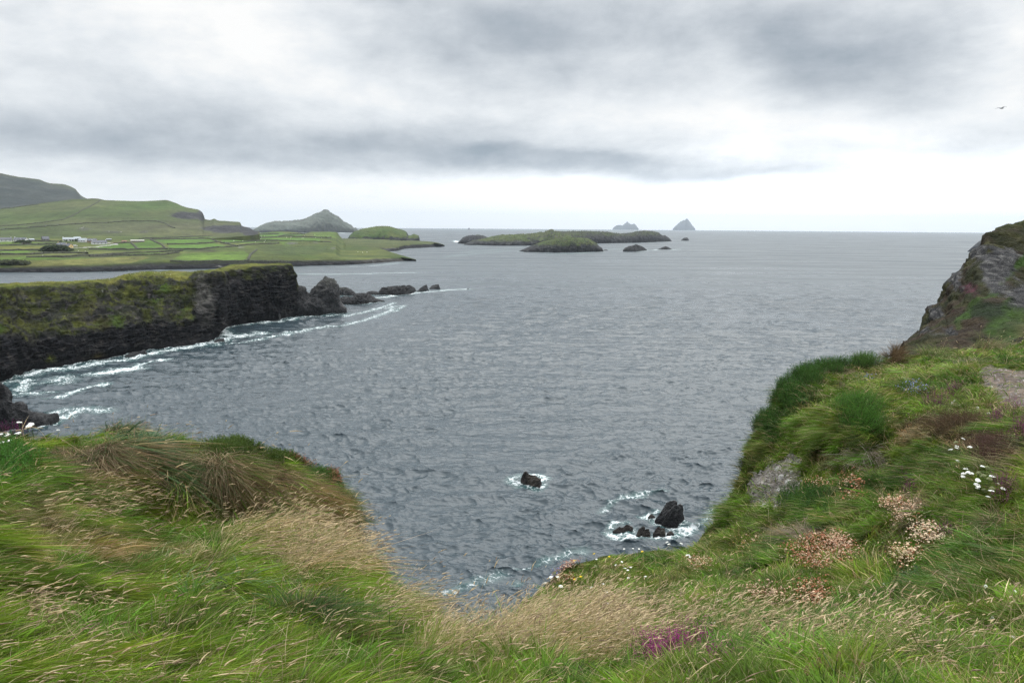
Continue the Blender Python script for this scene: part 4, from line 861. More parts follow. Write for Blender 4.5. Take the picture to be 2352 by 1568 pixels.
def blades(base, dirv, length, width, bend, rg, seg=3, droop=None):
    """flat tapering blades; dirv unit growth direction, bend = how far they fold over sideways/down"""
    n = len(base); tt = np.linspace(0, 1, seg + 1)
    side = np.cross(dirv, rg.normal(size=(n, 3))); side /= np.linalg.norm(side, axis=1)[:, None]
    pts = []
    for q in tt:
        p = base + dirv * (length * q)[:, None] + bend * (length * q * q)[:, None]
        pts.append(p)
    V = np.zeros((n, 2 * seg + 1, 3), np.float32); wd = width[:, None] * .5
    for k in range(seg):
        ww = wd * (1 - .25 * k / seg) * (1.0 if k else .8)
        V[:, 2 * k] = pts[k] - side * ww; V[:, 2 * k + 1] = pts[k] + side * ww
    V[:, -1] = pts[-1]
    off = (np.arange(n) * (2 * seg + 1))[:, None]
    Q = np.concatenate([off + np.array([[2 * k, 2 * k + 1, 2 * k + 3, 2 * k + 2]]) for k in range(seg - 1)])
    T = off + np.array([[2 * seg - 2, 2 * seg - 1, 2 * seg]])
    return V, Q, T, pts
def unit(v): return v / np.maximum(np.linalg.norm(v, axis=-1), 1e-9)[..., None]
M_blade = bpy.data.materials.new('grass blade'); M_blade.use_nodes = True; M_blade.node_tree.nodes.clear(); t = NT(M_blade.node_tree)
ca = t.n('ShaderNodeAttribute', attribute_name='Col').outputs['Color']
d1 = t.n('ShaderNodeBsdfPrincipled'); t.put(d1.inputs['Base Color'], ca); d1.inputs['Roughness'].default_value = .55; d1.inputs['Specular IOR Level'].default_value = .14
d2 = t.n('ShaderNodeBsdfTranslucent'); t.put(d2.inputs[0], t.vm('SCALE', ca, None, 1.25))
mx = t.n('ShaderNodeMixShader'); mx.inputs[0].default_value = .38; t.put(mx.inputs[1], d1.outputs[0]); t.put(mx.inputs[2], d2.outputs[0])
o_ = t.n('ShaderNodeOutputMaterial'); t.put(o_.inputs[0], mx.outputs[0])

# plant communities: (u, v, su, sv) patches on the turf
def zone(U, V, L, seed=0, wob=.45, sc=60, lo=.45, hi=.8):
    k = sum(a[4] * gz(U, V, a[0], a[1], a[2], a[3]) if len(a) > 4 else gz(U, V, *a) for a in L)
    n = perlin(np.stack([U / sc, V / sc * 1.4, U * 0 + seed * 7.3], -1)) + .5 * perlin(np.stack([U / sc * 2.3, V / sc * 3.1, U * 0 + seed * 3.1 + 9], -1))
    return sm(k + wob * n, lo, hi)
Z_TAN = [(620, 1265, 140, 34), (720, 1315, 100, 36), (880, 1400, 90, 34), (1060, 1440, 110, 45), (1230, 1480, 150, 55), (1330, 1430, 120, 22, .5), (1100, 1510, 130, 45), (1350, 1520, 100, 40, .7), (640, 1245, 120, 18, 1.0)]
Z_OLIVE = [(40, 1180, 160, 40), (150, 1260, 160, 40), (360, 1290, 160, 30), (30, 1300, 100, 50, .6), (980, 1420, 60, 30, .6)]
Z_BROWN = [(170, 1080, 70, 40), (260, 1070, 70, 38), (490, 1110, 90, 60), (600, 1140, 110, 50), (700, 1150, 70, 50), (660, 1215, 70, 24, .7), (130, 1130, 60, 30, .6), (560, 1090, 60, 40, .7)]
Z_SHRUB = [(520, 1030, 60, 28), (620, 1055, 60, 26), (720, 1090, 50, 26), (770, 1130, 26, 30), (790, 1180, 20, 30, .7)]
Z_BLUE = [(330, 1040, 70, 40), (270, 1000, 40, 30), (380, 1090, 60, 36), (520, 1195, 70, 20, .5)]
Z_HEATHB = [(2180, 990, 90, 34), (2100, 985, 50, 30), (2250, 1030, 60, 40, .8), (2320, 1060, 50, 50, .9), (2110, 1160, 50, 40, .8), (1900, 1070, 60, 30, .7), (2000, 1180, 50, 30, .6)]
Z_LIME = [(2130, 860, 130, 28), (2000, 900, 60, 30, .7), (2250, 925, 60, 20, .9), (2330, 960, 60, 14, .8), (2250, 810, 120, 20, .9), (1430, 1370, 28, 60, 1.0)]
Z_DRYR = [(1850, 1235, 70, 16, 1.1), (1290, 1335, 60, 22, .6), (2110, 1190, 30, 50, .6), (1790, 1290, 30, 40, .4), (1250, 1345, 26, 16, .8), (1400, 1400, 20, 30, .6)]
Z_DARK = [(1780, 980, 50, 40), (1830, 900, 60, 50), (60, 1060, 80, 40, .9), (1900, 1215, 80, 30, .7), (1800, 1240, 60, 20, .6), (2100, 1330, 120, 24, .6), (800, 1240, 60, 30, .8), (850, 1300, 50, 40, 1.0), (780, 1245, 36, 40, .8)]
def grass_style(U, V, P, rg):
    n = len(U); r1 = rg.random(n); cn = fbm(P, .9, 3, .5); cn2 = fbm(P + 20, .30, 2, .5); cn3 = fbm(P + 77, 2.4, 3, .5)
    base = np.array([.088, .148, .010]) + np.array([.026, .028, .004]) * cn[:, None] * 1.3
    base = mixc(base, (.160, .225, .018), sm(cn2, .0, .5) * .6); base = mixc(base, (.034, .090, .016), sm(-cn3, -.0, .4) * .6)
    ln = .17 + .07 * cn; 
    zt, zo, zb, zs, zl = zone(U, V, Z_TAN, 1), zone(U, V, Z_OLIVE, 2), zone(U, V, Z_BROWN, 3), zone(U, V, Z_SHRUB, 4), zone(U, V, Z_BLUE, 5)
    zh, zm, zd, zk = zone(U, V, Z_HEATHB, 6), zone(U, V, Z_LIME, 7), zone(U, V, Z_DRYR, 8), zone(U, V, Z_DARK, 9)
    right = sm(U, 1150, 1350) * sm(-V, -1480, -1380)
    base = mixc(base, (.078, .105, .018), right * sm(cn3 + .5 * cn, -.05, .5) * .7)
    base = mixc(base, (.115, .090, .032), right * sm(cn2 + .7 * cn3, .2, .7) * .5)
    base = mixc(base, (.110, .105, .022), zo * .85); base = mixc(base, (.055, .100, .050), zl * .75); base = mixc(base, (.045, .085, .012), zs * .7)
    base = mixc(base, (.150, .215, .030), zm * .85); base = mixc(base, (.020, .058, .010), zk * .75)
    base = mixc(base, (.075, .052, .022), zh * .85)
    # share of dead straw blades per community
    ps = .07 + .42 * zt + .22 * zo + .55 * zb + .06 * zl + .30 * zh + .85 * zd + .10 * zm + .07 * right
    dead = rg.random(n) < ps
    straw = np.array([.30, .225, .105]) * (.65 + .6 * rg.random(n))[:, None]
    straw = mixc(straw, (.46, .36, .21), (rg.random(n) < .25 + .3 * zt).astype(float) * (1 - zb * .9)); straw = mixc(straw, (.150, .098, .052), np.clip(zb * .85 + zd * .6 + zh * .5, 0, .9) * (rg.random(n) < .8))
    straw = mixc(straw, (.27, .22, .18), zd * .6 * (rg.random(n) < .6))
    base = np.where(dead[:, None], straw, base * (.70 + .6 * r1)[:, None])
    ln = ln * (1 + .8 * zt + .5 * zl + .15 * zb + .25 * zm - .25 * zo - .25 * zh - .1 * right) * (.6 + .8 * rg.random(n)); ln = np.where(dead, ln * 1.15, ln)
    return base, ln, dead, dict(tan=zt, brown=zb, blue=zl, lime=zm, heath=zh, dry=zd, dark=zk, shrub=zs, olive=zo)
WIND = unit(np.array([.85, .25, .1]))
def lean(P, N, U, V, rg, amt=.9):
    a = fbm(P, 1.1, 3) * 4.4 + fbm(P + 11, .38, 2) * 2.0; ca, sa = np.cos(a), np.sin(a)
    h = np.stack([WIND[0] * ca - .5 * sa, WIND[0] * sa * .6 + WIND[1] * ca, a * 0], -1)
    slope = N * np.array([1, 1, 0]); h = h * .9 + slope * .8 + rg.normal(size=P.shape) * np.array([.35, .35, .1])
    return h * amt
gw = SEEN * (DIST**.35) * (1 - .97 * path_k(NEARU, NEARV)) * (1 - .95 * scree_k(NEARU, NEARV)) * (1 - .75 * bare_k(NEARU, NEARV))
NB = 760000
Q, uu, vv, nn, rg = scatter(NB, gw, 21)
colb, ln, dead, Z = grass_style(uu, vv, Q, rg)
dist = np.linalg.norm(Q - np.array([0, 0, H]), axis=1)
hl = lean(Q, nn, uu, vv, rg)
# blades grow in tufts that share a lean, a length and a tint
tcell = np.floor(Q[:, :2] / .15 + .8 * np.stack([perlin(Q / .25), perlin(Q / .25 + 9)], -1)).astype(np.int64); th_ = _perm[(_perm[tcell[:, 0] & 4095] + tcell[:, 1]) & 4095]
tr_ = np.random.default_rng(5).normal(size=(4096, 5))[th_]
hl = hl + tr_[:, :3] * np.array([.42, .42, .1]); ln = ln * np.clip(1 + .28 * tr_[:, 3], .5, 1.7); colb = colb * np.clip(1 + .30 * tr_[:, 4], .4, 1.8)[:, None] * (1 + np.array([.10, 0, 0]) * tr_[:, :1])
broad = (rg.random(NB) < np.where(dist < 6.5, .14, .07)) & ~dead; colb = np.where(broad[:, None], colb * np.array([1.15, 1.25, 1.2]), colb)
dirv = unit(nn * .5 + np.array([0, 0, .75]) + hl * .75 + rg.normal(size=Q.shape) * .33)
bend = hl * .55 + np.array([0, 0, -.55]) + rg.normal(size=Q.shape) * .12
bend *= (1 + .7 * Z['brown'] + .5 * Z['blue'])[:, None]; dirv = unit(dirv + rg.normal(size=Q.shape) * (.45 * Z['brown'])[:, None])
wd = np.where(broad, 2.3, 1.0) * np.exp(.35 * rg.normal(size=NB)) * np.clip(.0023 + .00026 * dist, 0, .0075) * (.7 + .7 * rg.random(NB)) * np.where(dead, .8, 1.15) * (1 + .5 * Z['blue'] + .3 * Z['lime'] - .15 * Z['tan'])
ln = ln * (.85 + .02 * dist); edge = sm(vv - np.interp(uu, u1, vs1), 6, 95); vk = np.exp(-((uu - 1030) / 230)**2); ln = ln * (1 - (.30 + .30 * vk) * (1 - edge))
Vb, Qb, Tb, _ = blades(Q - nn * .01, dirv, ln, wd, bend, rg)
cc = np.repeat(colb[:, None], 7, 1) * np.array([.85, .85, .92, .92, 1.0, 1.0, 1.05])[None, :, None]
# soft shade at the roots put into the blade colour, fading towards the tips
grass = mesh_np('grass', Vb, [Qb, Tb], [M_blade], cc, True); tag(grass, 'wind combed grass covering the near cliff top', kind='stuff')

# ---- tall seeding grasses
wS = SEEN * (.07 + 3.2 * zone(NEARU, NEARV, Z_TAN, 1, lo=.25, hi=.7) + 1.0 * gz(NEARU, NEARV, 350, 1190, 230, 40) + .35 * gz(NEARU, NEARV, 100, 1480, 260, 90) + 1.0 * gz(NEARU, NEARV, 1500, 1450, 260, 50) + .8 * gz(NEARU, NEARV, 1950, 1510, 300, 40)
            + .6 * gz(NEARU, NEARV, 250, 1000, 120, 25) + .5 * gz(NEARU, NEARV, 2280, 800, 140, 20) + .9 * gz(NEARU, NEARV, 960, 1350, 60, 30)) * (1 - path_k(NEARU, NEARV)) * (1 - scree_k(NEARU, NEARV))
_ed = NEARV - np.interp(NEARU, u1, vs1); wS *= (1 - .93 * np.exp(-((NEARU - 1020) / 260)**2) * (1 - sm(_ed, 20, 110))) * (.35 + 1.3 * np.clip(.5 + 1.2 * perlin(NEARP / .55), 0, 1.4)**2)
wS *= np.where((NEARU > 1250) & (NEARV < 1400) & (NEARV > 850), .12, 1)
NS = 9800
Q, uu, vv, nn, rg = scatter(NS, wS, 33)
dist = np.linalg.norm(Q - np.array([0, 0, H]), axis=1)
hs = lean(Q, nn, uu, vv, rg, .45) + WIND * .45
dirv = unit(np.array([0, 0, 1.0]) + hs * .8 + rg.normal(size=Q.shape) * .22); bend = WIND * .28 + np.array([0, 0, -.30]) + rg.normal(size=Q.shape) * .24
ln = (.24 + .20 * rg.random(NS)) * (1 + .25 * zone(uu, vv, Z_TAN, 1)) * np.where((vv > 1330) & (uu < 900), .6, 1)
sc = np.where(rg.random(NS)[:, None] < .75, np.array([.46, .37, .20]), np.array([.26, .25, .09])) * (.7 + .5 * rg.random(NS))[:, None]
sw = np.clip(.0012 + .00012 * dist, 0, .003)
V1, Q1, T1, pts = blades(Q, dirv, ln, sw, bend, rg, 4)
# seed heads: knobbly spindles along the last part of each stalk
tipd = unit(pts[-1] - pts[-2]); HL = .05 * np.exp(.42 * rg.normal(size=NS)); side = unit(np.cross(tipd, rg.normal(size=Q.shape))); oth = np.cross(tipd, side)
HR = np.clip(.0028 + .00025 * dist, 0, .0065) * (.7 + .6 * rg.random(NS))
prof = [(0, .15), (.16, .85), (.34, .75), (.5, 1.0), (.68, .62), (.84, .5), (1, .08)]; ring = 4
Vh = np.zeros((NS, len(prof) * ring, 3), np.float32); nod = (WIND * .5 + np.array([0, 0, -.5]))
for k, (a, r_) in enumerate(prof):
    cen = pts[-1] + tipd * (HL * a)[:, None] + nod * (HL * a * a * .5)[:, None] - tipd * .01
    for j in range(ring):
        an = 2 * math.pi * j / ring + .5 * k
        Vh[:, k * ring + j] = cen + (side * math.cos(an) + oth * math.sin(an)) * (HR * r_ * (1 + .35 * rg.normal(size=NS)))[:, None]
off = (np.arange(NS) * len(prof) * ring)[:, None]
Qh = np.concatenate([off + np.array([[k * ring + j, k * ring + (j + 1) % ring, (k + 1) * ring + (j + 1) % ring, (k + 1) * ring + j]]) for k in range(len(prof) - 1) for j in range(ring)])
n1_ = V1.shape[0] * V1.shape[1]
hc = np.where(rg.random(NS)[:, None] < .8, np.array([.58, .47, .30]), np.array([.36, .26, .18])) * (.75 + .45 * rg.random(NS))[:, None]
allc = np.concatenate([np.repeat(sc[:, None], V1.shape[1], 1).reshape(-1, 3), np.repeat(hc[:, None], Vh.shape[1], 1).reshape(-1, 3)])
seed = mesh_np('seeding_grass', np.concatenate([V1.reshape(-1, 3), Vh.reshape(-1, 3)]), [Q1, Qh + n1_, T1], [M_blade], allc, True)
tag(seed, 'straw coloured seeding grass stalks blown to the right', kind='stuff')

# ---- bare dead stems and litter lying across the grass
Q, uu, vv, nn, rg = scatter(9000, SEEN * (1 - path_k(NEARU, NEARV)) * (1 - scree_k(NEARU, NEARV)) * (.25 + np.clip(.4 + perlin(NEARP / .4), 0, 1)), 44); n_ = len(Q); dist = np.linalg.norm(Q - np.array([0, 0, H]), axis=1)
dv = unit(rg.normal(size=Q.shape) * np.array([1, 1, .25]) + np.array([.3, 0, .55])); bd = rg.normal(size=Q.shape) * .35 + np.array([0, 0, -.25])
Vb, Qb, Tb, _ = blades(Q + np.array([0, 0, .05]), dv, .10 + .25 * rg.random(n_), np.clip(.0015 + .00022 * dist, 0, .005) * (.7 + .8 * rg.random(n_)), bd, rg, 4)
c_ = np.where(rg.random(n_)[:, None] < .6, np.array([.40, .32, .19]), np.array([.17, .12, .06])) * (.6 + .7 * rg.random(n_))[:, None]
tag(mesh_np('dead_stems', Vb, [Qb, Tb], [M_blade], np.repeat(c_, 9, 0), True), 'bleached dead stems lying through the grass', kind='stuff')
# ------------------------------------------------------------------ plants that can be told apart
def G(u, v):
    """ground points of the near turf on the sight lines (u, v)"""
    u = np.atleast_1d(np.asarray(u, float)); v = np.atleast_1d(np.asarray(v, float))
    vs = np.interp(u, u1, vs1); q = np.clip((v - 1750) / (vs - 1750), 0, 1) * (nvN - 1); c = np.clip((u - u1[0]) / (u1[1] - u1[0]), 0, nuN - 1.01)
    i = np.clip(q.astype(int), 0, nvN - 2); j = c.astype(int); a = (q - i)[:, None]; b = (c - j)[:, None]
    return (NEARP[i, j] * (1 - a) + NEARP[i + 1, j] * a) * (1 - b) + (NEARP[i, j + 1] * (1 - a) + NEARP[i + 1, j + 1] * a) * b
def patch(u, v, su, sv, n, rg, dome=True):
    uu = u + su * rg.normal(size=n * 2) * .55; vv = v + sv * rg.normal(size=n * 2) * .55
    k = ((uu - u) / su)**2 + ((vv - v) / sv)**2 < 1.3; uu, vv = uu[k][:n], vv[k][:n]
    return G(uu, vv)
def leafy(base, dirv, length, nleaf, lsz, rg, c_lo, c_hi, split=.55, jit=.25, stemc=None):
    """upright shoots set with small leaves or bells; colour changes from c_lo to c_hi at split"""
    n = len(base); c_lo, c_hi = np.array(c_lo), np.array(c_hi)
    q = (np.arange(nleaf) + rg.random((n, nleaf))) / nleaf
    cen = base[:, None] + dirv[:, None] * (length[:, None] * q)[..., None]
    a = rg.normal(size=(n, nleaf, 3)); out = unit(a); out[..., 2] = np.abs(out[..., 2]) * .6 + .2; out = unit(out)
    side = unit(np.cross(out, rg.normal(size=out.shape))); sz = (lsz * (.7 + .6 * rg.random((n, nleaf))))[..., None]
    p0 = cen; p1 = cen + out * sz * .6 + side * sz * .3; p2 = cen + out * sz * 1.15; p3 = cen + out * sz * .6 - side * sz * .3
    V = np.stack([p0, p1, p2, p3], 2).reshape(-1, 3); F = np.arange(n * nleaf * 4).reshape(-1, 4)
    k = sm(q + .12 * rg.normal(size=q.shape), split - .08, split + .08)[..., None]
    c = (c_lo * (1 - k) + c_hi * k) * (1 - jit + 2 * jit * rg.random((n, nleaf)))[..., None]
    return V, F, np.repeat(c.reshape(-1, 3), 4, 0)
def stems(base, dirv, length, w, rg, col):
    V, Qs, T, pts = blades(base, dirv, length, np.full(len(base), w), rg.normal(size=base.shape) * .06, rg, 2)
    return V.reshape(-1, 3), Qs, T, np.repeat(np.broadcast_to(col, (len(base), 3)), 5, 0), pts[-1]
def cat(parts):
    """parts: list of (V, [F...], C)"""
    n = 0; Vs, Fq, Ft, Cs = [], [], [], []
    for V, Fs, C in parts:
        for f in Fs: (Fq if f.shape[1] == 4 else Ft).append(f + n)
        Vs.append(V); Cs.append(C); n += len(V)
    F = []
    if Fq: F.append(np.concatenate(Fq))
    if Ft: F.append(np.concatenate(Ft))
    return np.concatenate(Vs), F, np.concatenate(Cs)
def tussock(u, v, su, sv, n, L, label, straw=.8, group=None, cdead=(.19, .135, .075), cgreen=(.05, .09, .02), out=.9, droop=1.3, upk=.5, lift=.10, seedn=None, name='grass_tussock', catn='tussock', w=.0042, cpale=(.36, .28, .18), tow=0.0):
    rg = np.random.default_rng(int(u * 7 + v)); B = patch(u, v, su * .62, sv * .62, n, rg); n = len(B); c0 = G(u, v)[0]; top = c0 + np.array([0, 0, lift])
    rr = B - c0; R = max(np.percentile(np.linalg.norm(rr[:, :2], axis=1), 90), .05); k = np.clip(np.linalg.norm(rr[:, :2], axis=1) / R, 0, 1.2)
    B = B + np.array([0, 0, 1]) * (.35 * lift * np.clip(1 - k**2, 0, 1))[:, None]
    sub = B[rg.integers(0, n, max(3, n // 170))]; q_ = ((B[:, None, :2] - sub[None, :, :2])**2).sum(-1); rr = (B - sub[np.argmin(q_, 1)]) + .5 * rr; k = np.clip(np.linalg.norm(rr[:, :2], axis=1) / (R * .6), 0, 1.2)
    od = unit(np.concatenate([rr[:, :2], np.zeros((n, 1))], 1) + 1e-6) * np.clip(k, .3, 1)[:, None] + np.array([-c0[0], -c0[1], 0]) / np.hypot(c0[0], c0[1]) * tow
    cl = np.stack([perlin(B / .16 + 3), perlin(B / .16 + 30), perlin(B / .16 + 60)], -1) * 1.1       # wisps that part and cross
    d = unit(od * out + np.array([0, 0, upk]) + cl + rg.normal(size=B.shape) * .36)
    bend = od * .25 + np.array([0, 0, -droop * .6]) + rg.normal(size=B.shape) * .24 + WIND * .12
    ln = L * (.5 + .7 * rg.random(n)); Vb, Qb, Tb, _ = blades(B, d, ln, w * (.6 + .7 * rg.random(n)), bend, rg, 4)
    isd = rg.random(n) < straw; c = np.where(isd[:, None], np.array(cdead) * (.45 + .9 * rg.random(n))[:, None], np.array(cgreen) * (.7 + .7 * rg.random(n))[:, None])
    c = mixc(c, cpale, (isd & (rg.random(n) < .30)).astype(float)); c = c * np.clip(1 + .5 * perlin(B / .13), .5, 1.5)[:, None]
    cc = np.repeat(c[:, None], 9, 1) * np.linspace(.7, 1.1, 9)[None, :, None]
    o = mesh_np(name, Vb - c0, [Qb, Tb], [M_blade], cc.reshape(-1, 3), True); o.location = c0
    tag(o, label, catn, group); return o
TUS = [
 (205, 1058, 120, 34, 4600, .34, 'big dead tussock drooping over the fallen branch, on the left knoll', dict(straw=.74, tow=.7, droop=1.4, lift=.12)),
 (515, 1082, 112, 46, 4400, .36, 'big straw coloured tussock hanging down the middle of the left knoll', dict(straw=.70, tow=.9, droop=1.3, lift=.10, out=.6)),
 (650, 1130, 92, 50, 4600, .40, 'matted brown tussock near the drop at the right of the left knoll', dict(straw=.8, tow=.6, droop=1.5, lift=.16, cdead=(.135, .088, .045), cpale=(.25, .18, .11))),
 (120, 1120, 60, 26, 1300, .34, 'low brown tussock beside the fallen branch', dict(straw=.85, tow=.5)),
 (585, 1195, 90, 26, 2400, .34, 'flattened dead grass clump at the foot of the left knoll', dict(straw=.92, tow=.4, cdead=(.12, .08, .045))),
 (330, 1035, 56, 32, 2300, .34, 'blue green broad bladed tussock on top of the left knoll', dict(straw=.12, cgreen=(.070, .125, .060), w=.008, upk=.8, lift=.12)),
 (280, 985, 46, 20, 1000, .32, 'tallest grey green tussock on the skyline of the left knoll', dict(straw=.3, cgreen=(.065, .11, .045), w=.007, upk=1.2)),
 (395, 1105, 66, 30, 1800, .36, 'deep green tussock between the two big dead ones', dict(straw=.15, cgreen=(.045, .10, .028), w=.006)),
 (1990, 1045, 46, 20, 1100, .34, 'bleached dry tussock hanging below the bright green shrub', dict(straw=.97, tow=.8, cpale=(.42, .38, .32), cdead=(.24, .19, .14))),
 (2010, 1090, 26, 16, 500, .28, 'small bleached grass tuft below the dry hanging tussock', dict(straw=1.0, cpale=(.42, .38, .32))),
 (1925, 850, 38, 22, 1300, .36, 'brown dead tussock in the dark shrubs of the right knoll', dict(straw=.9, tow=.8, cdead=(.15, .11, .06))),
 (2052, 822, 28, 18, 1500, .34, 'twiggy brown dead clump on the skyline of the right knoll', dict(straw=1.0, cdead=(.10, .068, .035), cpale=(.20, .14, .08), upk=1.1, droop=.5, lift=.25)),
 (1850, 1238, 78, 20, 2600, .30, 'flat mat of pinkish dead grass above the biggest thrift patch', dict(straw=1.0, cdead=(.22, .165, .125), cpale=(.36, .29, .235), droop=1.0, tow=.5)),
 (2115, 1190, 34, 40, 1300, .26, 'grey brown dead grass beside the long pale thrift patch', dict(straw=1.0, cdead=(.16, .12, .09), tow=.5)),
 (1430, 1345, 44, 40, 1900, .34, 'pale yellow green tussock spilling down the gully side', dict(straw=.28, cgreen=(.13, .20, .035), tow=.9, w=.006, lift=.12)),
 (1462, 1400, 30, 30, 1200, .32, 'lower pale green tussock under the spilling one', dict(straw=.18, cgreen=(.10, .18, .035), tow=.9, w=.006)),
 (2110, 1330, 40, 20, 600, .26, 'blue green tuft in the hollow under the pale thrift', dict(straw=.2, cgreen=(.06, .12, .06), w=.006)),
 (2210, 1360, 34, 20, 700, .28, 'arching pale green tuft at the right of the hollow', dict(straw=.35, cgreen=(.10, .16, .05), w=.006, tow=.4)),
 (2160, 1080, 70, 34, 1800, .30, 'green grass clump left of the white umbel flowers', dict(straw=.25, cgreen=(.075, .14, .022), w=.005)),
 (2290, 1210, 60, 40, 1500, .28, 'olive grass clump under the white umbel flowers', dict(straw=.35, cgreen=(.06, .11, .02))),
 (2150, 815, 60, 16, 1500, .42, 'lush lit grass clump on the skyline beside the dead brown one', dict(straw=.25, cgreen=(.11, .17, .035), upk=1.3)),
 (2270, 795, 60, 18, 1700, .46, 'tall pale seeding clump on the skyline above the path', dict(straw=.5, cgreen=(.11, .16, .045), upk=1.4)),
 (2225, 836, 40, 14, 1100, .36, 'grey green clump at the upper edge of the gravel path', dict(straw=.35, cgreen=(.09, .13, .05), upk=.9)),
 (540, 1375, 60, 26, 420, .34, 'broad grey green blades curling over in the lower left turf', dict(straw=.12, cgreen=(.12, .19, .07), w=.012, tow=.4)),
 (425, 1372, 50, 20, 260, .30, 'broad curling leaves just left of the grey green ones', dict(straw=.2, cgreen=(.10, .17, .06), w=.011, tow=.4)),
 (700, 1440, 110, 40, 2400, .40, 'combed dark green grass mat with straw tips, lower centre left', dict(straw=.22, cgreen=(.035, .085, .02), droop=1.2)),
 (2130, 1530, 150, 26, 2600, .42, 'long green grass swept to the right at the bottom right', dict(straw=.2, cgreen=(.085, .15, .025), droop=1.0)),
 (1830, 1545, 90, 24, 700, .42, 'broad bright green blades at the bottom right of the gully', dict(straw=.12, cgreen=(.12, .22, .03), w=.012, upk=.9)),
]
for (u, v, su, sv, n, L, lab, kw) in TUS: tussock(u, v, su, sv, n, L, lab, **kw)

def shrub(u, v, su, sv, n, L, label, lo=(.018, .045, .010), hi=(.040, .105, .016), nl=16, ls=.016, name='shrub', catn='shrub', lift=.12, split=.5, tilt=0.0, group=None, stemcol=(.05, .04, .02)):
    rg = np.random.default_rng(int(u * 3 + v * 5)); B = patch(u, v, su, sv, n, rg); n = len(B); c0 = G(u, v)[0]
    k = np.linalg.norm((B - c0)[:, :2], axis=1); k = k / max(np.percentile(k, 92), .05); B = B + np.array([0, 0, 1]) * (.35 * lift * np.clip(1 - k**2, 0, 1))[:, None]
    od = unit(np.concatenate([(B - c0)[:, :2], np.zeros((n, 1))], 1) + 1e-6) * np.clip(k, .1, 1)[:, None]
    d = unit(np.array([0, 0, 1.]) + od * .55 + rg.normal(size=B.shape) * .22 + WIND * tilt); ln = L * (.5 + .8 * rg.random(n))
    V, F, C = leafy(B, d, ln, nl, ls, rg, lo, hi, split); c0 = c0.copy()
    root = empty(name, c0); tag(root, label, catn, group)
    f = mesh_np('foliage', V - c0, [F], [M_blade], C, False); addpart(root, f)
    sV, sQ, sT, sC, tip = stems(B, d, ln, .003, rg, stemcol); addpart(root, mesh_np('stem', sV - c0, [sQ, sT], [M_blade], sC, True)); ALLCH[root.name][-1]['kind'] = 'stuff'; return root
shrub(1908, 842, 42, 20, 900, .26, 'dark leafy shrub highest on the right knoll', nl=20)
shrub(1850, 868, 38, 26, 1000, .26, 'dark leafy shrub on the shoulder of the right knoll', nl=20)
shrub(1805, 915, 32, 30, 1000, .26, 'dark leafy shrub halfway down the knoll edge over the sea', nl=20)
shrub(1758, 970, 26, 26, 800, .25, 'lowest dark shrub on the knoll edge above the scree', nl=20)
shrub(1985, 832, 36, 16, 800, .26, 'mid green shrub behind the brown tussock on the right knoll', hi=(.055, .12, .02), nl=18)
shrub(1960, 975, 60, 52, 2200, .26, 'bright green feathery shrub in the middle of the right knoll', lo=(.02, .055, .010), hi=(.060, .155, .020), nl=20, ls=.014, tilt=.5, lift=.2)
shrub(1850, 1160, 60, 34, 1200, .16, 'dense dark green cushion right of the scree', lo=(.018, .05, .01), hi=(.04, .10, .018))
shrub(540, 1034, 66, 16, 1200, .13, 'green twiggy shrub on the crest of the left knoll', lo=(.03, .055, .012), hi=(.065, .105, .02))
shrub(640, 1072, 62, 16, 1200, .12, 'olive twiggy shrub over the matted brown tussock', lo=(.03, .05, .012), hi=(.06, .095, .018))
shrub(735, 1108, 40, 16, 1000, .13, 'green shrub at the corner of the left knoll', lo=(.02, .05, .012), hi=(.05, .11, .018))
shrub(790, 1165, 16, 30, 900, .15, 'narrow green shrub hanging on the drop of the left knoll', lo=(.02, .05, .012), hi=(.045, .105, .02))
shrub(40, 1105, 60, 36, 1400, .22, 'fresh green leafy shrub at the left edge', lo=(.02, .06, .01), hi=(.05, .14, .02))
shrub(860, 1262, 22, 16, 500, .14, 'small shrub at the top of the gully wall', lo=(.02, .05, .01), hi=(.04, .09, .016))
shrub(940, 1322, 24, 14, 500, .14, 'little shrub lowest on the left gully wall', lo=(.02, .05, .01), hi=(.045, .10, .018))
for i, (u, v, su, sv, lab) in enumerate([(690, 1068, 40, 10, 'red tipped low plants along the crest of the left knoll'), (765, 1108, 18, 18, 'red tipped low plants at the corner of the left knoll'), (802, 1165, 9, 30, 'russet low plants down the drop of the left knoll')]):
    shrub(u, v, su, sv, 260, .13, lab, lo=(.05, .06, .02), hi=(.30, .115, .075), nl=9, ls=.014, split=.45, name='herb_clump', catn='plant')
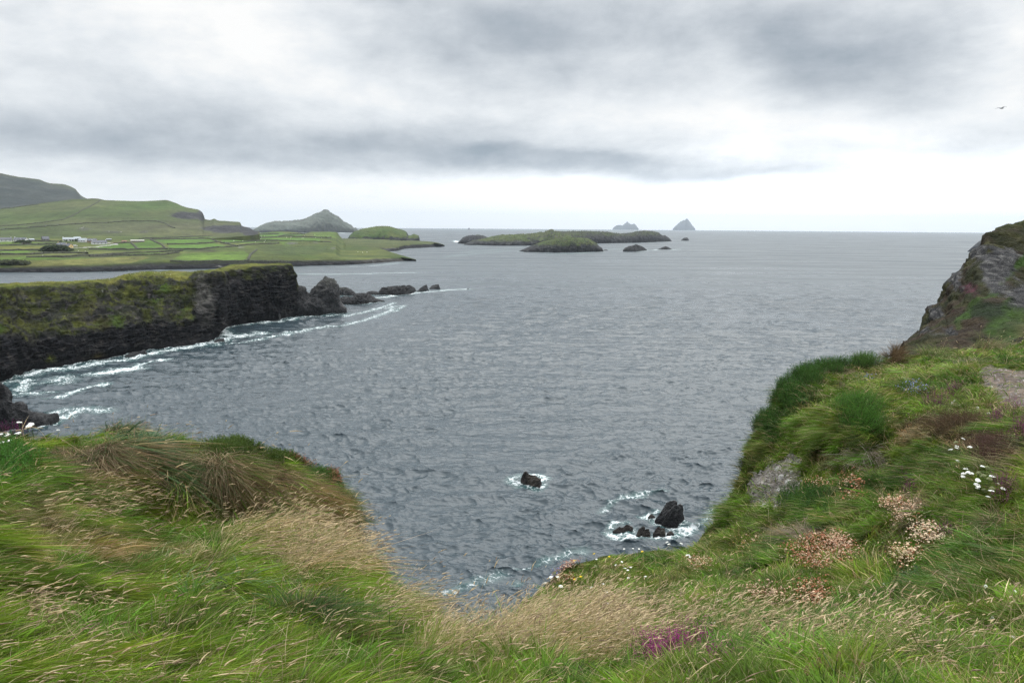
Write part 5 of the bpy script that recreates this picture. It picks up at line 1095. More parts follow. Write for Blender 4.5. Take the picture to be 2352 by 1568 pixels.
for (u, v, su, sv, n, lab) in [(2150, 922, 34, 16, 190, 'purple bell heather clump below the blue flowers'), (2188, 905, 16, 8, 60, 'small purple heather sprig beside the path'), (2086, 1130, 16, 10, 60, 'violet heather sprig in the middle of the right slope'),
        (2068, 1103, 26, 8, 45, 'faint violet heather sprig just above the other'), (2284, 990, 16, 16, 90, 'purple heather clump below the path, near the right edge'), (2340, 1018, 16, 22, 110, 'dark purple heather clump cut by the right edge'), (2302, 1140, 18, 22, 80, 'purple heather under the cluster of white umbels'),
        (2169, 1238, 16, 8, 36, 'small violet heather right of the long pale thrift patch'), (1540, 1512, 36, 16, 190, 'magenta heather clump at the bottom of the gully'), (1588, 1498, 28, 10, 110, 'magenta heather clump just right of the bottom one'),
        (1504, 1542, 26, 9, 110, 'low magenta heather left of the bottom clump'), (1642, 1556, 10, 6, 30, 'single magenta heather sprig at the bottom edge'), (34, 1006, 34, 8, 50, 'pink heather on the skyline of the left knoll'), (1930, 893, 10, 6, 20, 'tiny heather sprig under the brown tussock'), (2322, 945, 20, 10, 60, 'heather clump just under the gravel path')]:
    shrub(u, v, su, sv, int(n * 1.4), .23, lab, lo=(.060, .050, .022), hi=(.20, .035, .14) if v < 1400 else (.32, .030, .20), nl=15, ls=.010, split=.55, name='heather', catn='heather', lift=.05)
shrub(2180, 985, 90, 32, 1500, .15, 'brown faded heather bank below the blue flowers', lo=(.05, .042, .02), hi=(.095, .060, .036), nl=14, ls=.012, name='heather', catn='heather', lift=.08)
shrub(2270, 1045, 50, 36, 900, .15, 'dusky brown heather between the umbels and the path', lo=(.05, .042, .02), hi=(.10, .055, .045), nl=14, ls=.012, name='heather', catn='heather', lift=.08)

def oct_heads(cen, r, rg, sq=.8):
    n = len(cen); D6 = np.array([[1, 0, 0], [0, 1, 0], [-1, 0, 0], [0, -1, 0], [0, 0, 1], [0, 0, -1]], float)
    R = (r * np.exp(.32 * rg.normal(size=n)))[:, None, None] * (1 + .3 * rg.normal(size=(n, 6, 1))); V = cen[:, None] + D6[None] * R * np.array([1, 1, sq])
    T = np.array([[0, 1, 4], [1, 2, 4], [2, 3, 4], [3, 0, 4], [1, 0, 5], [2, 1, 5], [3, 2, 5], [0, 3, 5]])
    return V.reshape(-1, 3), (np.arange(n) * 6)[:, None, None] + T[None]
def thrift(u, v, su, sv, n, label, c1=(.46, .22, .13), c2=(.76, .58, .43), pale=.4, h=.13, name='thrift', catn='thrift', r=.0084, cushion=True, grp=None, stemc=(.12, .05, .02)):
    n = int(n * 1.35); rg = np.random.default_rng(int(u * 11 + v)); B = patch(u, v, su, sv, n, rg); n = len(B); c0 = G(u, v)[0]
    d = unit(np.array([0, 0, 1.]) + rg.normal(size=B.shape) * .28); ln = h * (.6 + .8 * rg.random(n))
    root = empty(name, c0); tag(root, label, catn, grp)
    sV, sQ, sT, sC, tip = stems(B, d, ln, .0028, rg, stemc); addpart(root, mesh_np('stem', sV - c0, [sQ, sT], [M_blade], sC, True)); ALLCH[root.name][-1]['kind'] = 'stuff'
    V, T = oct_heads(tip, r, rg); isp = rg.random(n) < pale; c = np.where(isp[:, None], np.array(c2) * (.75 + .4 * rg.random(n))[:, None], np.array(c1) * (.65 + .6 * rg.random(n))[:, None])
    f = mesh_np('flower_head', V - c0, [T.reshape(-1, 3)], [M_blade], np.repeat(c, 6, 0), False); f['kind'] = 'stuff'; addpart(root, f)
    if cushion:
        Bc = patch(u, v, su * .95, sv * .95, n, rg); V, F, C = leafy(Bc, unit(np.array([0, 0, 1.]) + rg.normal(size=Bc.shape) * .3), np.full(len(Bc), .06), 7, .02, rg, (.03, .06, .012), (.06, .09, .018))
        addpart(root, mesh_np('foliage', V - c0, [F], [M_blade], C, False))
    return root
thrift(1883, 1292, 88, 34, 1100, 'biggest thrift patch, pink and brown, above the tall grass', pale=.35)
thrift(1925, 1272, 36, 16, 260, 'pale right end of the biggest thrift patch', pale=.85)
thrift(1757, 1378, 50, 16, 240, 'small brown thrift patch down left of the biggest', c1=(.30, .17, .10), pale=.5)
thrift(1870, 1368, 44, 22, 280, 'sparse thrift under the biggest patch', pale=.3)
thrift(1957, 1132, 30, 30, 300, 'rusty thrift patch below the scree and the green shrub', pale=.3)
thrift(1878, 1128, 32, 12, 120, 'thin rusty thrift on the dark green cushion', pale=.3)
thrift(2050, 1172, 32, 24, 230, 'cream thrift, upper part of the long pale patch', pale=.75)
thrift(2082, 1212, 34, 22, 320, 'cream thrift, thickest part of the long pale patch', pale=.8, c2=(.82, .66, .50))
thrift(2122, 1245, 36, 22, 300, 'cream thrift, lower right of the long pale patch', pale=.85, c2=(.84, .70, .54))
thrift(2076, 1300, 34, 18, 210, 'cream thrift patch lowest on the right slope', pale=.75, c2=(.80, .66, .48))
thrift(2086, 1018, 34, 26, 170, 'brown withered thrift cushion below the heather bank', c1=(.34, .20, .08), pale=.2, c2=(.5, .4, .25))
thrift(1600, 1312, 34, 20, 220, 'peach thrift on the middle of the gully slope', pale=.7)
thrift(1302, 1290, 26, 14, 160, 'pink thrift on the outer edge of the gully', pale=.5, c1=(.36, .15, .12))
thrift(1720, 1258, 40, 18, 130, 'ochre thrift on the slope left of the dead grass mat', c1=(.40, .28, .10), pale=.3)
thrift(1300, 1340, 30, 10, 110, 'russet plants on the gully edge above the straw grass', c1=(.28, .09, .06), pale=.25, h=.08)
thrift(2096, 902, 36, 11, 130, 'pale blue flowers on the brow above the heather', c1=(.20, .24, .48), c2=(.40, .46, .72), pale=.5, name='wildflower_patch', catn='wildflowers', h=.12)
thrift(1992, 872, 18, 10, 34, 'few blue flowers near the brown tussock', c1=(.20, .24, .48), c2=(.40, .46, .72), pale=.5, name='wildflower_patch', catn='wildflowers', cushion=False)
thrift(1275, 1300, 12, 12, 26, 'few blue flowers at the gully edge', c1=(.16, .18, .42), c2=(.30, .34, .60), pale=.5, name='wildflower_patch', catn='wildflowers', cushion=False)

# white umbel flowers, each a plant
M_white = mat_plain('white petals', (.80, .80, .74), .8, .1); M_stem = mat_plain('flower stem', (.07, .12, .03), .7, .2); M_green = mat_plain('seeding umbel', (.20, .22, .11), .8, .1)
M_yel = mat_plain('yellow petals', (.75, .52, .02), .7, .2); M_brown = mat_plain('plantain head', (.13, .075, .045), .9, .1)
def tube(pts, rads, n=6):
    pts = np.asarray(pts, float); T = np.gradient(pts, axis=0); T = unit(T); V = []
    for p, t_, r in zip(pts, T, rads):
        a = unit(np.cross(t_, [0.3, .9, .2])[None])[0]; b = np.cross(t_, a)
        V += [p + r * (a * math.cos(2 * math.pi * k / n) + b * math.sin(2 * math.pi * k / n)) for k in range(n)]
    F = [[i * n + k, i * n + (k + 1) % n, (i + 1) * n + (k + 1) % n, (i + 1) * n + k] for i in range(len(pts) - 1) for k in range(n)]
    return np.array(V), np.array(F)
def make_umbel(r, h, mat, name='umbel_flower', dome=.35, nf=55):
    rg = np.random.default_rng(int(r * 1e4)); root = empty(name, (0, 0, 0))
    lean_ = np.array([.10, .02, 0]); ps = [np.array([0, 0, -.03]), np.array([.01, 0, h * .5]) + lean_ * h * .4, np.array([.02, 0, h]) + lean_ * h]
    V, F = tube(ps, [.003, .0026, .002], 5); addpart(root, mesh_np('stem', V, F, [M_stem], None, True))
    top = ps[-1]; Vs, Fs, n = [], [], 0
    for k in range(nf):
        a = k * 2.39996; q = math.sqrt((k + .5) / nf) * r; c = top + np.array([q * math.cos(a), q * math.sin(a), .012 + dome * r * (1 - (q / r)**2)])
        s = r * .19 * (.8 + .5 * rg.random())
        tl = rg.normal(size=2) * .35
        ring = [c + s * np.array([math.cos(b), math.sin(b), tl[0] * math.cos(b) + tl[1] * math.sin(b)]) for b in np.arange(6) * math.pi / 3] + [c + np.array([0, 0, s * .5])]
        Vs += ring; Fs += [[n + j, n + (j + 1) % 6, n + 6] for j in range(6)]; n += 7
    for k in range(9):
        a = k * .7; q = r * .75; c = top + np.array([q * math.cos(a), q * math.sin(a), .008]); b = n
        Vs += [top, top + np.array([0, .0015, 0]), c]; Fs += [[b, b + 1, b + 2]]; n += 3
    addpart(root, mesh_np('flower_head', np.array(Vs), np.array(Fs), [mat], None, False)); return root
u_big, u_small = make_umbel(.025, .20, M_white), make_umbel(.015, .14, M_white)
u_seed = make_umbel(.026, .20, M_green, 'seeding_umbel', dome=.9)
used = {}
def place(proto, u, v, label, catn, group, s=1.0, rz=None, h=.0):
    rg = np.random.default_rng(int(u * 13 + v * 7)); p = G(u, v)[0]
    # the flower, not the root, is seen at (u, v): set the root lower down the sight line
    vv = v + h * FPX / np.hypot(p[0], p[1]) * .92 * s; p = G(u, min(vv, 1745))[0]
    o = proto if proto.name not in used else copy_tree(proto); used[proto.name] = 1
    o.location = p; o.rotation_euler = (rg.normal() * .22, rg.normal() * .22, rg.random() * 6.28 if rz is None else rz); o.scale = (s, s, s); tag(o, label, catn, group); return o
K5 = lambda x, y: (1665.2 + .29198 * x, 890 + .29198 * y); K6 = lambda x, y: (1091 + .25634 * x, 1004.9 + .25634 * y); K1 = lambda x, y: (.26857 * x, 947.4 + .26857 * y)
KB = lambda x, y: (1091 + .29296 * x, 1223.6 + .29296 * y); KC = lambda x, y: (1722.6 + .2676 * x, 1223.6 + .2676 * y)
G_UM = 'white umbel flowers on the cliff top'
for x, y in [(1932, 685), (2048, 692), (1885, 708), (1870, 725), (1925, 748), (2010, 663), (2022, 718), (2020, 740), (2085, 752), (2022, 778), (2105, 780), (1978, 805), (2028, 856), (2120, 832), (1960, 700), (2060, 700), (1895, 716)]:
    place(u_big, *K5(x, y), 'white umbel flower in the dense cluster under the purple heather, right slope', 'flower', G_UM, 1.0 + .2 * math.sin(x), h=.2)
for x, y in [(1825, 441), (1800, 490), (1798, 515), (1910, 530), (1802, 607), (1785, 478)]:
    place(u_big, *K5(x, y), 'white umbel flower in the loose group just above the dense cluster', 'flower', G_UM, 1.0, h=.2)
for x, y in [(690, 1250), (742, 1248), (730, 1310), (645, 1345)]: place(u_big, *K6(x, y), 'cream umbel flower at the outer lip of the gully', 'flower', G_UM, 1.15, h=.2)
for x, y in [(1350, 1180), (1382, 1163), (1380, 1200), (1380, 1260), (1552, 1280)]: place(u_small, *K6(x, y), 'small white flower on the gully brow above the pale green tussock', 'flower', G_UM, 1.3, h=.14)
for x, y in [(1425, 1000), (1468, 998), (1360, 990), (1335, 1140), (1290, 1100), (1095, 1107)]: place(u_small, *K6(x, y), 'small white flower along the top edge of the gully brow', 'flower', G_UM, 1.2, h=.14)
for x, y in [(1760, 900), (1815, 900), (1790, 965)]: place(u_big, *K6(x, y), 'cream flower at the edge in front of the foaming rocks', 'flower', G_UM, 1.1, h=.2)
for x, y in [(1900, 1062), (1895, 1100), (1910, 1060)]: place(u_small, *K6(x, y), 'white flower left of the peach thrift', 'flower', G_UM, 1.3, h=.14)
for x, y in [(1110, 1365), (1158, 1350), (1158, 1390)]: place(u_small, *K6(x, y), 'white flower in the dark green hollow of the gully', 'flower', G_UM, 1.4, h=.14)
for x, y in [(1105, 1510), (1160, 1530)]: place(u_big, *K6(x, y), 'white flower among the straw grass of the gully', 'flower', G_UM, 1.0, h=.2)
for x, y in [(195, 120), (300, 122), (225, 145)]: place(u_big, *K1(x, y), 'cream umbel on the skyline of the left knoll', 'flower', G_UM, 1.25, h=.2)
for x, y in [(20, 268), (40, 265), (118, 280), (165, 272), (140, 302), (130, 310), (150, 255), (8, 275)]: place(u_small, *K1(x, y), 'white daisy like flower near the left edge', 'flower', G_UM, 1.5, h=.14)
place(u_small, *K1(505, 182), 'lone white flower between skyline umbels and tallest tussock', 'flower', G_UM, 1.2, h=.14)
for x, y in [(1870, 455), (1985, 630), (1975, 705), (1935, 775), (2082, 712), (2075, 800), (2048, 732)]: place(u_seed, *K5(x, y), 'green seeding umbel among the white ones on the right slope', 'flower', G_UM, 1.0, h=.2)
for x, y in [(715, 1225), (1060, 1170)]: place(u_seed, *K6(x, y), 'seeding umbel beside the cream ones at the gully lip', 'flower', G_UM, 1.0, h=.2)
clo = make_umbel(.013, .07, M_white, 'clover_flower', dome=1.1, nf=24)
for x, y in [(1625, 655), (1618, 680), (1957, 610), (1980, 612), (2003, 600), (1937, 685), (1843, 712), (1707, 770), (1847, 742), (1902, 535)]: place(clo, *KB(x, y), 'white clover in the green hollow left of the tall grass', 'flower', 'white clovers in the short turf', 1.1, h=.07)
for x, y in [(946, 520), (845, 593), (1238, 590), (1140, 408)]: place(clo, *KC(x, y), 'white clover between the thrift and the blue green tuft', 'flower', 'white clovers in the short turf', 1.0, h=.07)
for x, y in [(2030, 548), (2085, 730), (1662, 733), (1832, 793), (1960, 832), (2285, 855), (2275, 560)]: place(clo, *KC(x, y), 'white clover on the turf bank near the right edge', 'flower', 'white clovers in the short turf', 1.0, h=.07)
for x, y in [(2070, 40), (1150 + 655, 95), (1965, 155), (2055, 220), (1800, 95)]: place(clo, *K5(x, y), 'white clover on the lit turf below the path', 'flower', 'white clovers in the short turf', 1.6, h=.07)
yel = make_umbel(.017, .12, M_yel, 'yellow_flower', dome=.3, nf=30)
for x, y in [(1065, 1058), (1205, 1078), (868, 1105), (880, 1265), (948, 1250), (1488, 1020)]: place(yel, *K6(x, y), 'yellow flower on the gully brow', 'flower', 'yellow flowers', 1.2, h=.12)
for x, y in [(558, 230), (640, 212), (502, 285)]: place(yel, *K5(x, y), 'yellow flower under the dark shrubs of the right knoll', 'flower', 'yellow flowers', 1.1, h=.12)
pl = make_umbel(.010, .16, M_brown, 'plantain_head', dome=3.2, nf=40)
for i, (x, y) in enumerate([(45, 965), (610, 940), (650, 1165), (840, 1130), (700, 1130), (505, 1210), (895, 1250), (1100, 1250), (2040 - 1900, 480)]):
    place(pl, *KC(x, y), 'brown plantain head standing in the grass along the bottom right', 'flower', 'plantain heads', 1.3, h=.16)

# ---- the fallen branch on the left knoll
M_bark = mat_plain('weathered bark', (.115, .062, .034), .9, .15, nscale=30, namt=.4, bump=.01, bscale=60)
def wood(pts, r0, r1, name='branch'):
    uv = np.array(pts, float); P0 = np.array([ray(a, b, c) for a, b, c in pts]); q = np.linspace(0, len(pts) - 1, 30)
    P1 = crom(np.arange(len(pts)), P0, q); P1 += rgw.normal(size=P1.shape) * .003; return P1, np.linspace(r0, r1, 30) * (1 + .12 * rgw.normal(size=30))
rgw = np.random.default_rng(5); bparts = []
br = empty('fallen_branch', tuple(G(200, 1172)[0])); tag(br, 'crooked brown fallen branch under the big dead tussock on the left', 'branch')
gd = lambda u, v: float(np.hypot(*G(u, v)[0][:2]))
for nm, pts, ra, rb in (('trunk', [(262, 1170), (240, 1173), (215, 1171), (195, 1160), (180, 1145), (172, 1128), (178, 1112)], .036, .020), ('limb', [(205, 1168), (185, 1166), (165, 1150), (150, 1138), (128, 1132), (112, 1134)], .026, .010), ('limb', [(180, 1140), (186, 1124), (202, 1112), (225, 1106)], .016, .007), ('limb', [(330, 1105), (326, 1122), (318, 1136), (300, 1142)], .020, .010)):
    P1, R1 = wood([(a, b, gd(a, b) - .28) for a, b in pts], ra, rb); V, F = tube(P1, R1, 7); addpart(br, mesh_np(nm, V - np.array(br.location), F, [M_bark], None, True))

# ---- stones
M_stone = mat_plain('pale stone', (.34, .33, .31), .9, .1, nscale=14, namt=.3, bump=.01, bscale=30)
def stone_mesh(name, r, seed, flat=.7):
    rg = np.random.default_rng(seed); th, ph = np.meshgrid(np.linspace(0, 2 * math.pi, 15)[:-1], np.linspace(0.02, math.pi - .02, 9)); D = np.stack([np.sin(ph) * np.cos(th), np.sin(ph) * np.sin(th), np.cos(ph)], -1)
    R = r * (1 + .45 * fbm(D + seed * 3.1, .9, 3)); V = (D * R[..., None] * np.array([1, .85, flat])).reshape(-1, 3); a = np.arange(9 * 14).reshape(9, 14); F = np.stack([a[:-1], a[1:], np.roll(a, -1, 1)[1:], np.roll(a, -1, 1)[:-1]], -1).reshape(-1, 4)
    return mesh_np(name, V, F, [M_stone], None, False)
for i, (u, v, r, lab) in enumerate([(1762, 1166, .11, 'largest pale stone at the bottom of the scree'), (1748, 1076, .05, 'rounded stone at the upper left of the scree'), (1786, 1082, .06, 'round pale stone high in the middle of the scree'), (1795, 1103, .08, 'flat broken stone in the middle of the scree'),
        (1812, 1112, .07, 'angular stone right of the flat broken one'), (1704, 1160, .07, 'white stone at the lower left corner of the scree'), (1790, 1128, .06, 'stone low on the right of the scree'), (1722, 1142, .04, 'small stone low on the left of the scree'), (1770, 1120, .04, 'small stone in the centre of the scree'), (1820, 1094, .05, 'stone at the upper right of the scree')]):
    s = stone_mesh('stone', r, i + 1); s.location = G(u, v)[0] + np.array([0, 0, -.02]); s.rotation_euler = (i, i * .7, i * 2.1); tag(s, lab, 'stone', 'stones in the scree')
wP = SEEN * scree_k(NEARU, NEARV); Q, uu, vv, nn, rg = scatter(1400, wP, 51); V, T = oct_heads(Q, .022, rg, .7); c = np.array([.21, .195, .175]) * (.55 + .8 * rg.random(len(Q)))[:, None]
tag(mesh_np('scree', V, [T.reshape(-1, 3)], [M_turf], np.repeat(c, 6, 0), False), 'loose grey stone chips on the eroded face', kind='stuff')
wP = SEEN * (path_k(NEARU, NEARV) > .3); Q, uu, vv, nn, rg = scatter(2200, wP, 52); V, T = oct_heads(Q, .016, rg, .5); c = np.array([.22, .20, .19]) * (.4 + 1.0 * rg.random(len(Q)))[:, None]
tag(mesh_np('gravel', V, [T.reshape(-1, 3)], [M_turf], np.repeat(c, 6, 0), False), 'loose gravel on the footpath at the right', kind='stuff')

# look-alikes of one cluster are told apart by their order from the left
ORD = 'first second third fourth fifth sixth seventh eighth ninth tenth eleventh twelfth thirteenth fourteenth fifteenth sixteenth seventeenth eighteenth nineteenth twentieth'.split()
ORD += ['twenty-' + w for w in ORD[:9]] + ['thirtieth'] + ['thirty-' + w for w in ORD[:9]]
def order_labels(prefix_filter=None):
    by = {}
    for o in COL.objects:
        if o.parent is None and o.get('group') and o.get('label'): by.setdefault(o['label'], []).append(o)
    for lab, L in by.items():
        if len(L) < 2: continue
        L.sort(key=lambda o: math.atan2(o.location[0], o.location[1]))
        for i, o in enumerate(L): o['label'] = ORD[i] + ' from the left: ' + ' '.join(lab.split()[:12])
# ------------------------------------------------------------------ houses, walls, fence, sheep and the gull
def surf(UVP, u, v):
    U, V, Pp = UVP; d = ((U - u) * .35)**2 + (V - v)**2; k = np.unravel_index(np.argmin(d), d.shape); return Pp[k].copy()
def box(x0, x1, y0, y1, z0, z1):
    V = np.array([[x, y, z] for z in (z0, z1) for y in (y0, y1) for x in (x0, x1)], float)
    return V, np.array([[0, 2, 3, 1], [4, 5, 7, 6], [0, 1, 5, 4], [2, 6, 7, 3], [0, 4, 6, 2], [1, 3, 7, 5]])
def boxes(name, L, m):
    Vs, Fs, n = [], [], 0
    for b in L: V, F = box(*b); Vs.append(V); Fs.append(F + n); n += 8
    return mesh_np(name, np.concatenate(Vs), np.concatenate(Fs), [m], None, False)
HW = mat_plain('white render', (.80, .80, .80), .8, .1, nscale=.8, namt=.06); HY = mat_plain('yellow render', (.66, .50, .24), .8, .1, nscale=.8, namt=.06)
HG = mat_plain('grey stone', (.22, .21, .20), .9, .1, nscale=1.5, namt=.3); HB = mat_plain('tan render', (.40, .30, .22), .9, .1, nscale=.8, namt=.1)
R_D = mat_plain('dark slate', (.085, .09, .105), .6, .3, nscale=1.2, namt=.2); R_G = mat_plain('pale grey roofing', (.30, .33, .35), .7, .2, nscale=1, namt=.1); R_R = mat_plain('rusty sheet roof', (.22, .12, .09), .7, .2, nscale=1, namt=.2); R_W = mat_plain('pale sheet roof', (.58, .56, .52), .6, .2, nscale=1, namt=.1)
M_win = mat_plain('window glass', (.03, .035, .045), .2, .5); M_win2 = mat_plain('skylight glass', (.45, .50, .56), .2, .5)
def house(u, v, wpx, deep, label, wm, rm, rz=0.0, wall=2.7, roof=2.6, chim=2, nwin=4, name='house', catn='house', dormer=0, gablewin=True):
    p = surf(B_UVP, u, v); w = wpx / FPX * math.hypot(p[0], p[1]); a = w / 2 - .0; b = deep / 2
    o = empty(name, p, rz + math.atan2(-p[0], p[1])); tag(o, label, catn, 'houses and sheds among the fields')
    V = np.array([[-a, -b, -1.5], [a, -b, -1.5], [a, b, -1.5], [-a, b, -1.5], [-a, -b, wall], [a, -b, wall], [a, b, wall], [-a, b, wall], [-a, 0, wall + roof - .12], [a, 0, wall + roof - .12]])
    me = bpy.data.meshes.new('wall'); me.from_pydata(V.tolist(), [], [(0, 1, 5, 4), (2, 3, 7, 6), (0, 4, 8, 7, 3), (1, 2, 6, 9, 5), (0, 3, 2, 1)]); me.materials.append(wm); wo_ = bpy.data.objects.new('wall', me); COL.objects.link(wo_); addpart(o, wo_)
    e = .35; z0 = wall - .12; sl = roof / b; th = .18
    rv = []
    for x in (-a - .2, a + .2): rv += [[x, -b - e, z0 - e * sl + .12], [x, 0, wall + roof + .02], [x, b + e, z0 - e * sl + .12], [x, b + e, z0 - e * sl - th + .12], [x, 0, wall + roof - th - .02], [x, -b - e, z0 - e * sl - th + .12]]
    rf = [(0, 1, 7, 6), (1, 2, 8, 7), (2, 3, 9, 8), (3, 4, 10, 9), (4, 5, 11, 10), (5, 0, 6, 11), (0, 5, 4, 1), (1, 4, 3, 2), (6, 7, 10, 11), (7, 8, 9, 10)]
    me = bpy.data.meshes.new('roof'); me.from_pydata(rv, [], rf); me.materials.append(rm); ro = bpy.data.objects.new('roof', me); COL.objects.link(ro); addpart(o, ro)
    for k in range(chim): x = (-a + .6, a - .6)[k % 2]; addpart(ro, boxes('chimney', [(x - .45, x + .45, -.4, .4, wall + roof - .8, wall + roof + .9)], wm))
    for k in range(dormer): x = -a * .45 + k * a * .6; addpart(ro, boxes('skylight', [(x - .6, x + .6, -b * .62, -b * .38, wall + roof * .42, wall + roof * .60 + .12)], M_win2))
    for k in range(nwin):
        x = -a + (k + .5) * 2 * a / nwin; addpart(o, boxes('window', [(x - .5, x + .5, -b - .05, -b + .1, .9, 2.0)], M_win))
    if gablewin: addpart(o, boxes('window', [(a - .1, a + .05, -.5, .5, .9, 2.0)], M_win))
    return o
house(8, 556, 27, 7.5, 'white house with grey roof cut by the left edge', HW, R_D, .1)
house(48, 555.5, 23, 8, 'white house with skylights, second from the left edge', HW, R_D, -.5, dormer=3, chim=1)
house(72, 553.5, 9, 5, 'small grey shed right of the two left white houses', HG, R_G, .2, 2.0, 1.4, 0, 1, 'shed', 'shed')
house(104, 552.5, 12, 7, 'dark unfinished stone house with a pointed roof', HG, R_D, .3, 2.4, 3.4, 1, 2)
house(160, 553.5, 24, 8, 'long pale house with a light grey roof', HW, R_G, .0, 2.7, 2.2, 1, 5); house(177, 551.8, 13, 7, 'right wing of the long pale house', HW, R_G, .5, 2.6, 2.2, 0, 2, 'house_wing', 'house')
house(192, 556.3, 17, 8, 'white house with a gable to the right, above the yellow ones', HW, R_G, -.7, chim=1, nwin=3)
house(212, 557, 17, 8, 'tan walled house partly behind the white bungalow', HB, R_D, -.2, chim=1, nwin=2)
house(228, 561, 27, 7.5, 'white bungalow with grey roof beside the lane', HW, R_D, .25, chim=2, nwin=4)
house(143, 567.5, 18, 8, 'larger yellow house behind the dark trees', HY, R_D, -.6, chim=1, nwin=2, dormer=2); house(158, 568.5, 12, 7, 'smaller yellow house beside the larger', HY, R_D, -.8, chim=0, nwin=1)
house(316, 555.6, 25, 8, 'long low barn with a pale roof', HG, R_W, .05, 2.2, .7, 0, 2, 'barn', 'barn'); house(285, 557.6, 9, 5, 'small rusty roofed shed left of the barn', HG, R_R, .1, 1.9, 1.0, 0, 1, 'shed', 'shed')
house(250, 552.4, 9, 5, 'grey shed above the white bungalow', HG, R_G, .1, 1.9, .8, 0, 1, 'shed', 'shed')
# white van in the yard
p = surf(B_UVP, 173, 566); vn = empty('parked_van', p, .3); tag(vn, 'white van parked by the yellow houses', 'van')
addpart(vn, boxes('body', [(-2.3, 2.3, -.95, .95, .4, 1.5), (-2.25, 1.3, -.93, .93, 1.502, 2.2)], HW)); addpart(vn, boxes('windscreen', [(1.305, 1.34, -.8, .8, 1.52, 2.1)], M_win))
for x in (-1.5, 1.5):
    for y in (-.97, .77): V, F = tube([(x, y, .35), (x, y + .2, .35)], [.35, .35], 10); addpart(vn, mesh_np('wheel', V, F, [M_win], None, False))
# dark tree clump in front of the yellow houses, hedges and the mound on the shore
M_leafd = mat_attr('far leaves', n1=.8, amt=.3)
def clump(u0, u1_, v, hpx, n, label, name='tree_clump', seed=1, col=(.022, .032, .014)):
    rg = np.random.default_rng(seed); pts = []
    for k in range(n):
        a = rg.random(); u = u0 + a * (u1_ - u0); hh = hpx * math.sqrt(max(0, 1 - (2 * a - 1)**2)) * (.7 + .5 * rg.random()); b = surf(B_UVP, u, v + rg.random() * 2 - 1); pts.append(b + np.array([0, rg.normal() * 2, rg.random()**.6 * hh / FPX * math.hypot(b[0], b[1])]))
    V, T = oct_heads(np.array(pts), 1.2, rg, .8); c = np.array(col) * (.6 + .9 * rg.random(len(pts)))[:, None]
    o = mesh_np(name, V, [T.reshape(-1, 3)], [M_leafd], np.repeat(c, 6, 0), False); tag(o, label, 'trees', kind='stuff'); return o
clump(94, 162, 576, 9.5, 1500, 'dark wind shaped trees in front of the yellow houses', seed=2)
clump(36, 70, 558, 3.5, 260, 'low dark bushes below the left white houses', 'bushes', 3); clump(-10, 66, 606, 6, 900, 'dark scrub on the low shore mound at the left edge', 'scrub', 4, (.03, .035, .016)); clump(150, 200, 553, 2.5, 200, 'bushes round the long pale house', 'bushes', 5)
M_wall = mat_plain('field wall', (.060, .062, .048), .95, .1, nscale=.5, namt=.5, bump=.2, bscale=1)
def fieldwall(UVP, pts, hgt, wdt, label, m=None, name='field_wall', catn='field wall', grp='dark hedge banks and walls between the fields'):
    P0 = []
    for (a, b), (c, d) in zip(pts[:-1], pts[1:]):
        n = max(3, int(math.hypot(c - a, d - b) / 3))
        for k in range(n): P0.append(surf(UVP, a + (c - a) * k / n, b + (d - b) * k / n))
    P0.append(surf(UVP, *pts[-1])); P0 = np.array(P0); T = np.gradient(P0, axis=0); T[:, 2] = 0; T = unit(T); Nn_ = np.stack([-T[:, 1], T[:, 0], T[:, 0] * 0], -1)
    h = hgt * (1 + .35 * perlin(P0 / 9))[:, None] * np.array([0, 0, 1.]); w = wdt / 2 * (1 + .3 * perlin(P0 / 7 + 5))[:, None] * Nn_
    R = np.stack([P0 - w * 1.2 - [0, 0, 1.2], P0 - w + h * .75, P0 - w * .4 + h, P0 + w * .4 + h, P0 + w + h * .75, P0 + w * 1.2 - [0, 0, 1.2]], 0)
    o = mesh_np(name, R.reshape(-1, 3), grid_faces(6, len(P0)), [m or M_wall], None, True); tag(o, label, catn, grp, 'thing'); return o
HL_ = ['bank under the left houses', 'bank one field below the left houses', 'bank two fields below the left houses', 'bank above the mown hay rows', 'bank above the lime strip field', 'wall left of the barn, running down', 'wall right of the barn, running down to the corner',
       'wall between the two brightest middle fields', 'wall along the top of the brightest middle fields', 'wall along the foot of the upper grazing', 'wall across the grazing above the rocky knoll', 'bank below the brightest middle fields', 'wall along the shore under the lime field',
       'wall at the right end of the lime field', 'bank under the bungalow lane', 'highest wall under the hill', 'bank just under the white houses at the left edge', 'short wall on the far grazing']
for L, lab in zip(HEDGES, HL_): fieldwall(B_UVP, L, 1.5, 2.4, 'dark ' + lab)
LH = [([(0, 481.5), (48, 474), (88, 469.5)], 'wall along the skyline of the hill at the left edge'), ([(231, 459.5), (210, 472), (175, 492), (145, 505), (90, 513), (0, 521)], 'long wall climbing the green hill to its top'), ([(0, 528), (110, 521), (200, 514), (357, 508)], 'long level wall across the middle of the hill'), ([(357, 508), (380, 514), (400, 526)], 'wall dropping from the level one towards the cliff')]
for L, lab in LH: fieldwall(C_UVP, L, 1.6, 3.2, 'dark ' + lab)
M_lane = mat_plain('lane', (.30, .29, .28), .9, .1, nscale=.4, namt=.2)
fieldwall(B_UVP, [(160, 569.5), (200, 568), (240, 564.5), (268, 562), (262, 559.5), (236, 557.5)], .25, 4.5, 'pale farm lane past the bungalow', M_lane, 'lane', 'lane', None)['kind'] = 'structure'

